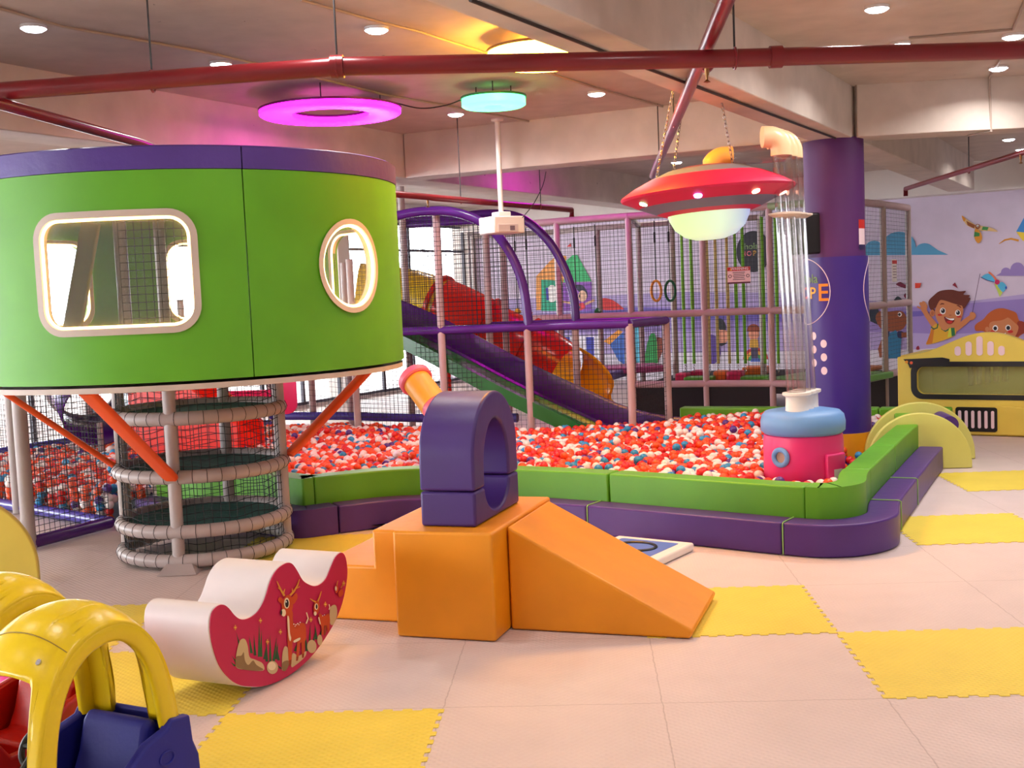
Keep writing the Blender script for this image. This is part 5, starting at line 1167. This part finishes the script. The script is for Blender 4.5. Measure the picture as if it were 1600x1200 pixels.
for x, y, h, l in ((300, 880, 160, -40), (270, 990, 70, -50), (250, 1010, 40, -40), (390, 900, 150, -20), (420, 920, 180, -10), (455, 930, 290, 0), (470, 930, 230, 5), (500, 950, 130, 20), (520, 970, 190, -5), (550, 980, 240, -3), (575, 980, 220, 30), (600, 950, 150, 15), (620, 960, 130, -20), (640, 1030, 40, -40), (760, 880, 70, 20), (790, 890, 60, -20), (860, 880, 190, -20), (880, 880, 230, 10), (905, 850, 150, 30), (940, 780, 130, -10), (965, 780, 90, 20)):
    it.append(((30, 96, 46) if (x // 10) % 2 else gd, blade(x, y, h, l, 12)))
it += [(sto, sm([(250, 990), (262, 880), (290, 790), (330, 780), (355, 840), (370, 930), (420, 955), (480, 985), (495, 1040), (440, 1050), (340, 1040), (270, 1030)])), (std, sm([(255, 930), (300, 920), (320, 890), (330, 960), (360, 1000), (400, 960), (430, 1000), (490, 1040), (400, 1048), (280, 1030), (252, 1000)], 3)), (sto, ell(565, 1020, 48, 56)), (cm, ell(560, 1008, 34, 36)),
 (sto, sm([(645, 1020), (650, 900), (670, 840), (700, 860), (715, 930), (700, 1000), (680, 1045), (650, 1045)])), (std, sm([(650, 980), (690, 960), (710, 980), (680, 1045), (650, 1040)])), (sto, sm([(725, 1010), (735, 900), (790, 920), (850, 880), (840, 930), (760, 1000)])), (sto, ell(900, 840, 40, 56)), (sto, ell(968, 785, 22, 46)), (sto, sm([(1055, 640), (1055, 520), (1085, 485), (1110, 500), (1115, 570), (1085, 650)])),
 # big deer
 (deer, sm([(690, 560), (735, 540), (745, 640), (830, 640), (850, 700), (840, 800), (770, 800), (700, 790), (690, 700)], 4)), (deer, [(690, 780), (735, 780), (725, 990), (705, 1000)]), (deer, [(775, 780), (805, 780), (785, 940), (765, 960)]), (deer, [(808, 770), (842, 770), (832, 930), (815, 935)]), (dk, [(705, 960), (727, 950), (722, 1000), (705, 1005)]), (dk, [(768, 930), (786, 925), (780, 960), (764, 965)]), (dk, [(816, 905), (834, 900), (830, 935), (814, 938)]),
 (cm, sm([(690, 590), (705, 600), (712, 720), (722, 770), (712, 795), (698, 740)])), (cm, sm([(745, 790), (795, 765), (795, 785), (750, 808)])), (deer, ell(690, 490, 48, 88, rot=.12)), (deer, sm([(650, 440), (625, 420), (610, 450), (650, 480)])), (deer, sm([(725, 430), (765, 385), (775, 430), (740, 480)])),
 (org, line([(665, 410), (640, 370), (620, 330), (600, 285)], [9, 8, 6, 3])), (org, line([(655, 390), (668, 350)], [6, 3])), (org, line([(635, 360), (608, 340)], [5, 3])), (org, line([(712, 405), (745, 370), (775, 320), (792, 268)], [9, 8, 6, 3])), (org, line([(735, 380), (728, 345)], [6, 3])), (org, line([(765, 345), (795, 330)], [5, 3])),
 (cm, ell(683, 472, 24, 46)), (bk, ell(684, 474, 15, 34)), (wh, ell(678, 460, 5, 8)), (cm, ell(655, 553, 20, 32)), (bk, ell(636, 552, 8, 22)), (cm, line([(850, 550), (865, 600), (848, 645)], 5)), (wh, ell(742, 650, 5)), (wh, ell(760, 655, 5)), (wh, ell(775, 645, 5)), (wh, ell(795, 635, 5)), (wh, ell(752, 668, 4)), (wh, ell(785, 655, 4)),
 # small deer
 (deer, sm([(955, 560), (1000, 580), (1040, 560), (1048, 640), (1010, 660), (970, 660)])), (deer, [(975, 640), (1000, 640), (995, 740), (980, 740)]), (deer, [(1020, 630), (1045, 620), (1045, 700), (1030, 720)]), (dk, [(1000, 660), (1020, 660), (1012, 740), (1000, 745)]), (deer, ell(935, 505, 26, 56, rot=.1)), (org, line([(930, 460), (905, 450), (878, 432)], [6, 5, 3])), (org, line([(945, 455), (960, 420), (975, 370)], [6, 5, 3])), (cm, ell(932, 500, 15, 28)), (bk, ell(934, 500, 8, 20)), (cm, ell(922, 558, 12, 18)), (cm, line([(1040, 480), (1046, 505), (1040, 525)], 4)), (cm, line([(952, 590), (965, 650)], 5)), (wh, ell(985, 578, 4)), (wh, ell(1000, 570, 4)),
 (org, line([(1105, 320), (1115, 280)], 3)), (deer, ell(1105, 350, 14, 34)), (cm, ell(1098, 345, 8, 20)), (deer, sm([(1120, 380), (1150, 350), (1160, 390), (1130, 420)])), (org, line([(1140, 340), (1165, 300)], 3))]
for x, y in ((238, 680), (452, 620), (622, 715), (510, 800), (880, 610), (1003, 480), (1160, 300)):
    it += [(org, ell(x, y - 14, 5, 9)), (org, ell(x + 9, y, 5, 9)), (org, ell(x - 9, y, 5, 9)), (org, ell(x, y + 14, 5, 9)), ((240, 220, 90), ell(x, y, 4, 5))]
paint('deer_print', RS, it, rock, .0065, .00012, t5)

# ================================================================== TOY CARS
def make_car(body, label):
    t = empty('toy_car', (0, 0, 0), 0, label, 'toy car')
    Y_ = M['caryellow']
    arch_ = catmull([(-.315, 0, .30), (-.300, 0, .43), (-.262, 0, .58), (-.195, 0, .705), (-.10, 0, .785), (.02, 0, .815), (.13, 0, .785), (.21, 0, .70), (.258, 0, .575), (.285, 0, .40)], 8)
    n = len(arch_)
    def at_s(s_):
        f = max(0, min(.9999, s_)) * (n - 1); i = int(f); return arch_[i].lerp(arch_[i + 1], f - i)
    WD = .215
    def shell(s_, y):
        p = at_s(s_); b = sin(pi * min(1, max(0, s_))); c_ = 1 - (abs(y) / WD) ** 2.2
        yy = y * (1 - .12 * b); return Vector((p.x - (.05 * c_ * b if s_ < .5 else -.035 * c_ * b) * (1 - b * .6), yy, p.z + (.062 * c_) * b ** .8 - .012))
    cols = sorted(set([round(v, 4) for v in [-WD + 2 * WD * j / 24 for j in range(25)] + [sg_ * (.128 + .042 * (1 - (1 - q / 8) ** 2)) for sg_ in (-1, 1) for q in range(9)] + [sg_ * (.055 + .04 * q / 5) for sg_ in (-1, 1) for q in range(6)]]))
    def s_lo(y): a = abs(y); return .29 if a < .128 else (.29 * math.sqrt(max(0, 1 - ((a - .128) / .042) ** 2)) if a < .170 else 0)
    def s_hi(y): a = abs(y); return 1 - (.25 if a < .055 else (.25 * math.sqrt(max(0, 1 - ((a - .055) / .04) ** 2)) if a < .095 else 0))
    m_ = 40; V = [shell(s_lo(y) + (s_hi(y) - s_lo(y)) * k / m_, y) for y in cols for k in range(m_ + 1)]
    F = [(a * (m_ + 1) + k, a * (m_ + 1) + k + 1, (a + 1) * (m_ + 1) + k + 1, (a + 1) * (m_ + 1) + k) for a in range(len(cols) - 1) for k in range(m_)]
    rf = MB().add(V, F).build('roof', Y_, t, solid=.03, smooth=70)
    for sy in (-1, 1):
        pts = [shell(k / 40, sy * WD * .93) for k in range(41)]; V = []; F = []; k = 8
        for i, p in enumerate(pts):
            a = pts[max(0, i - 1)]; b = pts[min(40, i + 1)]; d = (b - a).normalized(); sd = Vector((0, 1, 0)); u = d.cross(sd).normalized()
            if u.dot(Vector((0, 0, 1)) * .5 + Vector((p.x, 0, p.z - .45))) < 0: u = -u
            w, h = .042, .062 + .02 * abs(i / 40 - .5)
            for x, y in ((-.5, -.32), (-.3, -.5), (.3, -.5), (.5, -.32), (.5, .32), (.3, .5), (-.3, .5), (-.5, .32)): V.append(p - u * .026 + sd * x * w + u * y * h)
        for i in range(40):
            for j in range(k): F.append((i * k + j, i * k + (j + 1) % k, (i + 1) * k + (j + 1) % k, (i + 1) * k + j))
        F += [tuple(range(k)), tuple(range(40 * k, 41 * k))[::-1]]
        MB().add(V, F).build('roof_pillar', Y_, t, smooth=60)
    ys = [-.205 + .41 * j / 24 for j in range(25)]
    sm_ = MB(); sm_.tube([shell(.40, y) + Vector((-.006, 0, .0165)) for y in ys], .0022, 5); sm_.build('seam', mat('seam dark yellow', (150, 120, 10), .6), rf)
    for y in (-.135, .135):
        q = shell(.345, y); e1 = shell(.355, y) - shell(.335, y); nn_ = e1.normalized().cross(Vector((0, 1, 0))).normalized(); nn_ = nn_ if nn_.z > 0 else -nn_
        MB().tube([q + nn_ * .012, q + nn_ * .0185], .0105, 16).build('screw', M['chrome'], rf)
    # body tub
    side = [(-.40, .10), (.34, .10), (.375, .16), (.37, .24), (.345, .30), (.335, .40), (.24, .415), (.215, .385), (.12, .365), (.02, .30), (-.06, .25), (-.14, .25), (-.20, .335), (-.30, .36), (-.40, .33), (-.43, .22)]
    for sy in (-1, 1):
        y0 = sy * .215; MB().prism(side, y0 - .02, y0 + .02, lambda a, b, c_: Vector((a, c_, b))).build('side_panel', body, t, bevel=.012, smooth=40)
        bd = MB(); bd.tube([(.205 + .034 * cos(q), y0 + sy * .021, .285 + .024 * sin(q)) for q in [2 * pi * w / 24 for w in range(24)]], .004, 6, True, up=Vector((0, 1, 0))); bd.build('oval_badge', body, t)
    MB().prism([(-.41, .10), (.35, .10), (.35, .14), (-.41, .14)], -.2, .2, lambda a, b, c_: Vector((a, c_, b))).build('floor_pan', body, t)
    MB().prism([(-.43, .14), (-.18, .14), (-.19, .32), (-.26, .355), (-.36, .34), (-.43, .26)], -.2, .2, lambda a, b, c_: Vector((a, c_, b))).build('hood', body, t, bevel=.02, smooth=40)
    MB().prism([(.29, .12), (.37, .14), (.365, .25), (.34, .31), (.33, .40), (.29, .415)], -.2, .2, lambda a, b, c_: Vector((a, c_, b))).build('rear_panel', body, t, bevel=.015, smooth=40)
    seat = [(.0, .14), (.0, .22), (.12, .21), (.155, .28), (.185, .385), (.215, .415), (.250, .40), (.262, .14)]
    MB().prism(seat, -.155, .155, lambda a, b, c_: Vector((a, c_, b))).build('seat', body, t, bevel=.025, smooth=45)
    sw = MB(); c_ = Vector((-.165, -.02, .43)); a_ = Vector((0, 1, 0)); b_ = Vector((.5, 0, .86))
    sw.tube([c_ + (a_ * cos(q) + b_ * sin(q)) * .062 for q in [2 * pi * w / 28 for w in range(28)]], .011, 10, True, up=Vector((0, 0, 1)))
    wheel = sw.build('steering_wheel', M['black'], t); s2 = MB(); s2.tube([c_ + Vector((-.10, 0, -.09)), c_], .012, 8); s2.tube([c_ - a_ * .06, c_ + a_ * .06], .009, 8); s2.build('steering_column', M['black'], wheel)
    for x in (-.27, .26):
        for sy in (-1, 1):
            a = MB(); a.tube([(x, sy * .20, .085), (x, sy * .215, .085), (x, sy * .25, .085)], .081, 24); wl_ = a.build('wheel', M['black'], t, bevel=.008)
            a = MB(); a.tube([(x, sy * .249, .085), (x, sy * .255, .085)], .035, 16); a.build('hub_cap', Y_, wl_)
    return t
car = make_car(M['carblue'], 'blue toy car with yellow roof in the lower left corner'); car.location = (-1.585, 3.90, .0); car.rotation_euler = (0, 0, R(62.7))
car2 = make_car(M['carred'], 'red toy car with yellow roof behind the blue toy car, cut by the left edge'); car2.location = (-2.04, 4.38, .0); car2.rotation_euler = (0, 0, R(60))
mb = MB(); mb.lathe([(.22 * sin(pi * k / 24), .222 - .22 * cos(pi * k / 24)) for k in range(25)], (0, 0, 0), 40, False)
o = mb.build('pink_ball', mat('glossy pink ball', (240, 60, 150), .3), smooth=60); o.location = (-2.2, 5.07, .002); tag(o, 'big pink ball glimpsed through the windows of the toy cars', 'ball')

# ================================================================== PROJECTOR
pj = empty('ceiling_projector', (-.04, 13.05, CEIL), R(32), 'white projector on a ceiling pole in front of the purple arches', 'projector')
zt = ay(783, 332, 13.05).z - CEIL
MB().lathe([(0, 0), (.07, 0), (.07, -.02), (.03, -.03), (.028, zt), (0, zt)], k=20).build('pole', M['white'], pj)
MB().box((0, 0, zt - .02), (.16, .16, .05)).build('mount', M['white'], pj, bevel=.01)
bd = MB().box((0, 0, zt - .145), (.40, .34, .19)).build('body', M['white'], pj, bevel=.015)
MB().box((-.02, -.172, zt - .185), (.26, .01, .085)).build('lens_recess', mat('projector recess', (206, 190, 186), .5), bd, bevel=.003)
MB().box((.03, -.179, zt - .185), (.06, .006, .05)).build('lens', mat('projector lens', (120, 100, 110), .2), bd)
cb = MB(); cb.tube(catmull([ay(853, 268, 12.9), ay(848, 290, 12.95), ay(834, 318, 13.0), ay(818, 338, 13.0), ay(808, 348, 13.0)], 6), .005, 6); tag(cb.build('projector_cable', M['black']), 'thin black cable hanging from the beam to the projector', 'cable')

# ================================================================== LEFT NET FENCE AND BACK PLAY PIECES
lf = empty('net_fence', (-3.92, 9.1, 0), 0, 'netted fence with grey post and blue violet base rails at the left of the pit', 'net fence'); lo = Vector((-3.92, 9.1, 0))
A1, A2, A3 = Vector((-3.92, 9.10, 0)), Vector((-3.54, 9.86, 0)), Vector((-6.5, 12.35, 0))
def LF(nm, pts, r, m): mb = MB(); mb.tube([Vector(p) - lo for p in pts], r, 12); mb.build(nm, M[m], lf)
LF('post', [A1 + Vector((0, 0, .01)), A1 + Vector((0, 0, 1.36))], .055, 'greypad'); LF('post', [Vector((-4.75, 10.83, .01)), Vector((-4.75, 10.83, 1.5))], .048, 'greypad'); LF('post', [Vector((-5.95, 11.85, .01)), Vector((-5.95, 11.85, 2.0))], .048, 'greypad')
LF('base_rail', [A1 + Vector((0, 0, .06)), A2 + Vector((0, 0, .06))], .052, 'netpurple'); LF('base_rail', [A2 + Vector((0, 0, .06)), A3 + Vector((0, 0, .06))], .052, 'bluepad')
for a, b, h in ((A1, A2, 1.34), (A2, A3, 1.34)):
    mb = MB(); net_quad(mb, a - lo + Vector((0, 0, .08)), b - lo + Vector((0, 0, .08)), b - lo + Vector((0, 0, h)), a - lo + Vector((0, 0, h)), .05, .003); mb.build('net', M['net'], lf, smooth=0)
# back edge rail of the pit, left part
bk_ = empty('pit_back_rail', (-3, 15, 0), 0, 'blue violet padded rail along the back of the ball pit with grey posts', 'rail'); bo = Vector((-3, 15, 0))
for pts in ([(-6.3, 12.6, .32), (-5.3, 14.3, .32), (-3.2, 15.15, .32)], [(-3.2, 15.15, .42), (-2.2, 14.75, .42), (-.95, 13.95, .42), (.05, 13.62, .42)]):
    mb = MB(); mb.tube([Vector(p) - bo for p in pts], .055, 12); mb.build('padded_rail', M['bluepad'], bk_)
for x, y, h in ((-3.2, 15.15, 2.2), (-2.62, 15.0, 1.6), (-5.3, 14.3, 2.0), (-4.2, 14.75, 2.0)):
    mb = MB(); mb.tube([Vector((x, y, .02)) - bo, Vector((x, y, h)) - bo], .045, 12); mb.build('post', M['greypad'], bk_)
mb = MB(); net_quad(mb, Vector((-6.3, 12.6, .42)) - bo, Vector((-5.3, 14.3, .42)) - bo, Vector((-5.3, 14.3, 1.9)) - bo, Vector((-6.3, 12.6, 1.9)) - bo, .06, .0024); net_quad(mb, Vector((-5.3, 14.3, .42)) - bo, Vector((-3.2, 15.15, .42)) - bo, Vector((-3.2, 15.15, 2.2)) - bo, Vector((-5.3, 14.3, 1.9)) - bo, .06, .0024)
net_quad(mb, Vector((-3.2, 15.15, .42)) - bo, Vector((-.95, 13.95, .42)) - bo, Vector((-.95, 13.95, 1.45)) - bo, Vector((-3.2, 15.15, 2.2)) - bo, .06, .0024); mb.build('net', M['net'], bk_, smooth=0)
# purple spiral tube and red ramp seen below the pod
tp = empty('purple_tunnel', (-4.85, 13.2, 0), R(-60), 'purple crawl tunnel with round mouth behind the net fence', 'play tunnel')
z0 = .95; mb = MB(); mb.tube([(-.5, 0, z0 + .1), (0, 0, z0), (.5, 0, z0 - .18)], .40, 30); mb.f = [f for f in mb.f if len(f) == 4]; mb.build('tunnel_tube', M['slidepurple'], tp, solid=.02)
mb = MB(); mb.tube([(-.5, .41 * cos(q), z0 + .1 + .41 * sin(q)) for q in [2 * pi * w / 30 for w in range(30)]], .035, 8, True, up=Vector((1, 0, 0))); mb.build('mouth_ring', M['greypad'], tp)
mb = MB()
for x in (-.4, .4): mb2 = MB(); mb2.tube([(x, 0, .02), (x, 0, z0 - .3)], .035, 10); mb2.build('support', M['greypad'], tp)
rr_ = empty('red_ramp', (-3.55, 12.3, 0), R(-12), 'red plastic ramp behind the ladder tower', 'ramp')
MB().prism([(-.62, .25), (.65, .25), (.65, .60), (.1, 1.05), (-.62, 1.22)], -.03, .03, lambda a, b, c_: Vector((a, c_, b))).build('side_wall', M['red'], rr_, bevel=.01)
MB().prism([(-.6, .20), (.62, .20), (.62, .42), (.1, .85), (-.6, 1.0)], .03, .55, lambda a, b, c_: Vector((a, c_, b))).build('ramp_bed', M['red'], rr_, bevel=.01)
MB().prism([(-.62, .25), (.65, .25), (.65, .60), (.1, 1.05), (-.62, 1.22)], .56, .62, lambda a, b, c_: Vector((a, c_, b))).build('side_wall', M['red'], rr_, bevel=.01)
mp_ = empty('magenta_panel', (-2.62, 13.2, .25), R(-8), 'magenta play panel with round corner behind the ladder tower', 'play panel')
MB().prism(rrect(.95, .22, .1, 6, -.35, .55) , -.025, .025, lambda a, b, c_: Vector((a, c_, b))).build('lower_band', M['pink'], mp_, bevel=.006)
MB().prism(rrect(.26, .85, .12, 8, .02, .80), -.03, .02, lambda a, b, c_: Vector((a, c_ - .03, b))).build('round_end', M['pink'], mp_, bevel=.006)
yp = tag(MB().box((-3.35, 13.6, 1.22), (1.25, .06, .30), R(-8)).build('yellow_play_board', M['paleyellow'], bevel=.02), 'pale yellow play board seen under the pod between tower posts', 'play board')
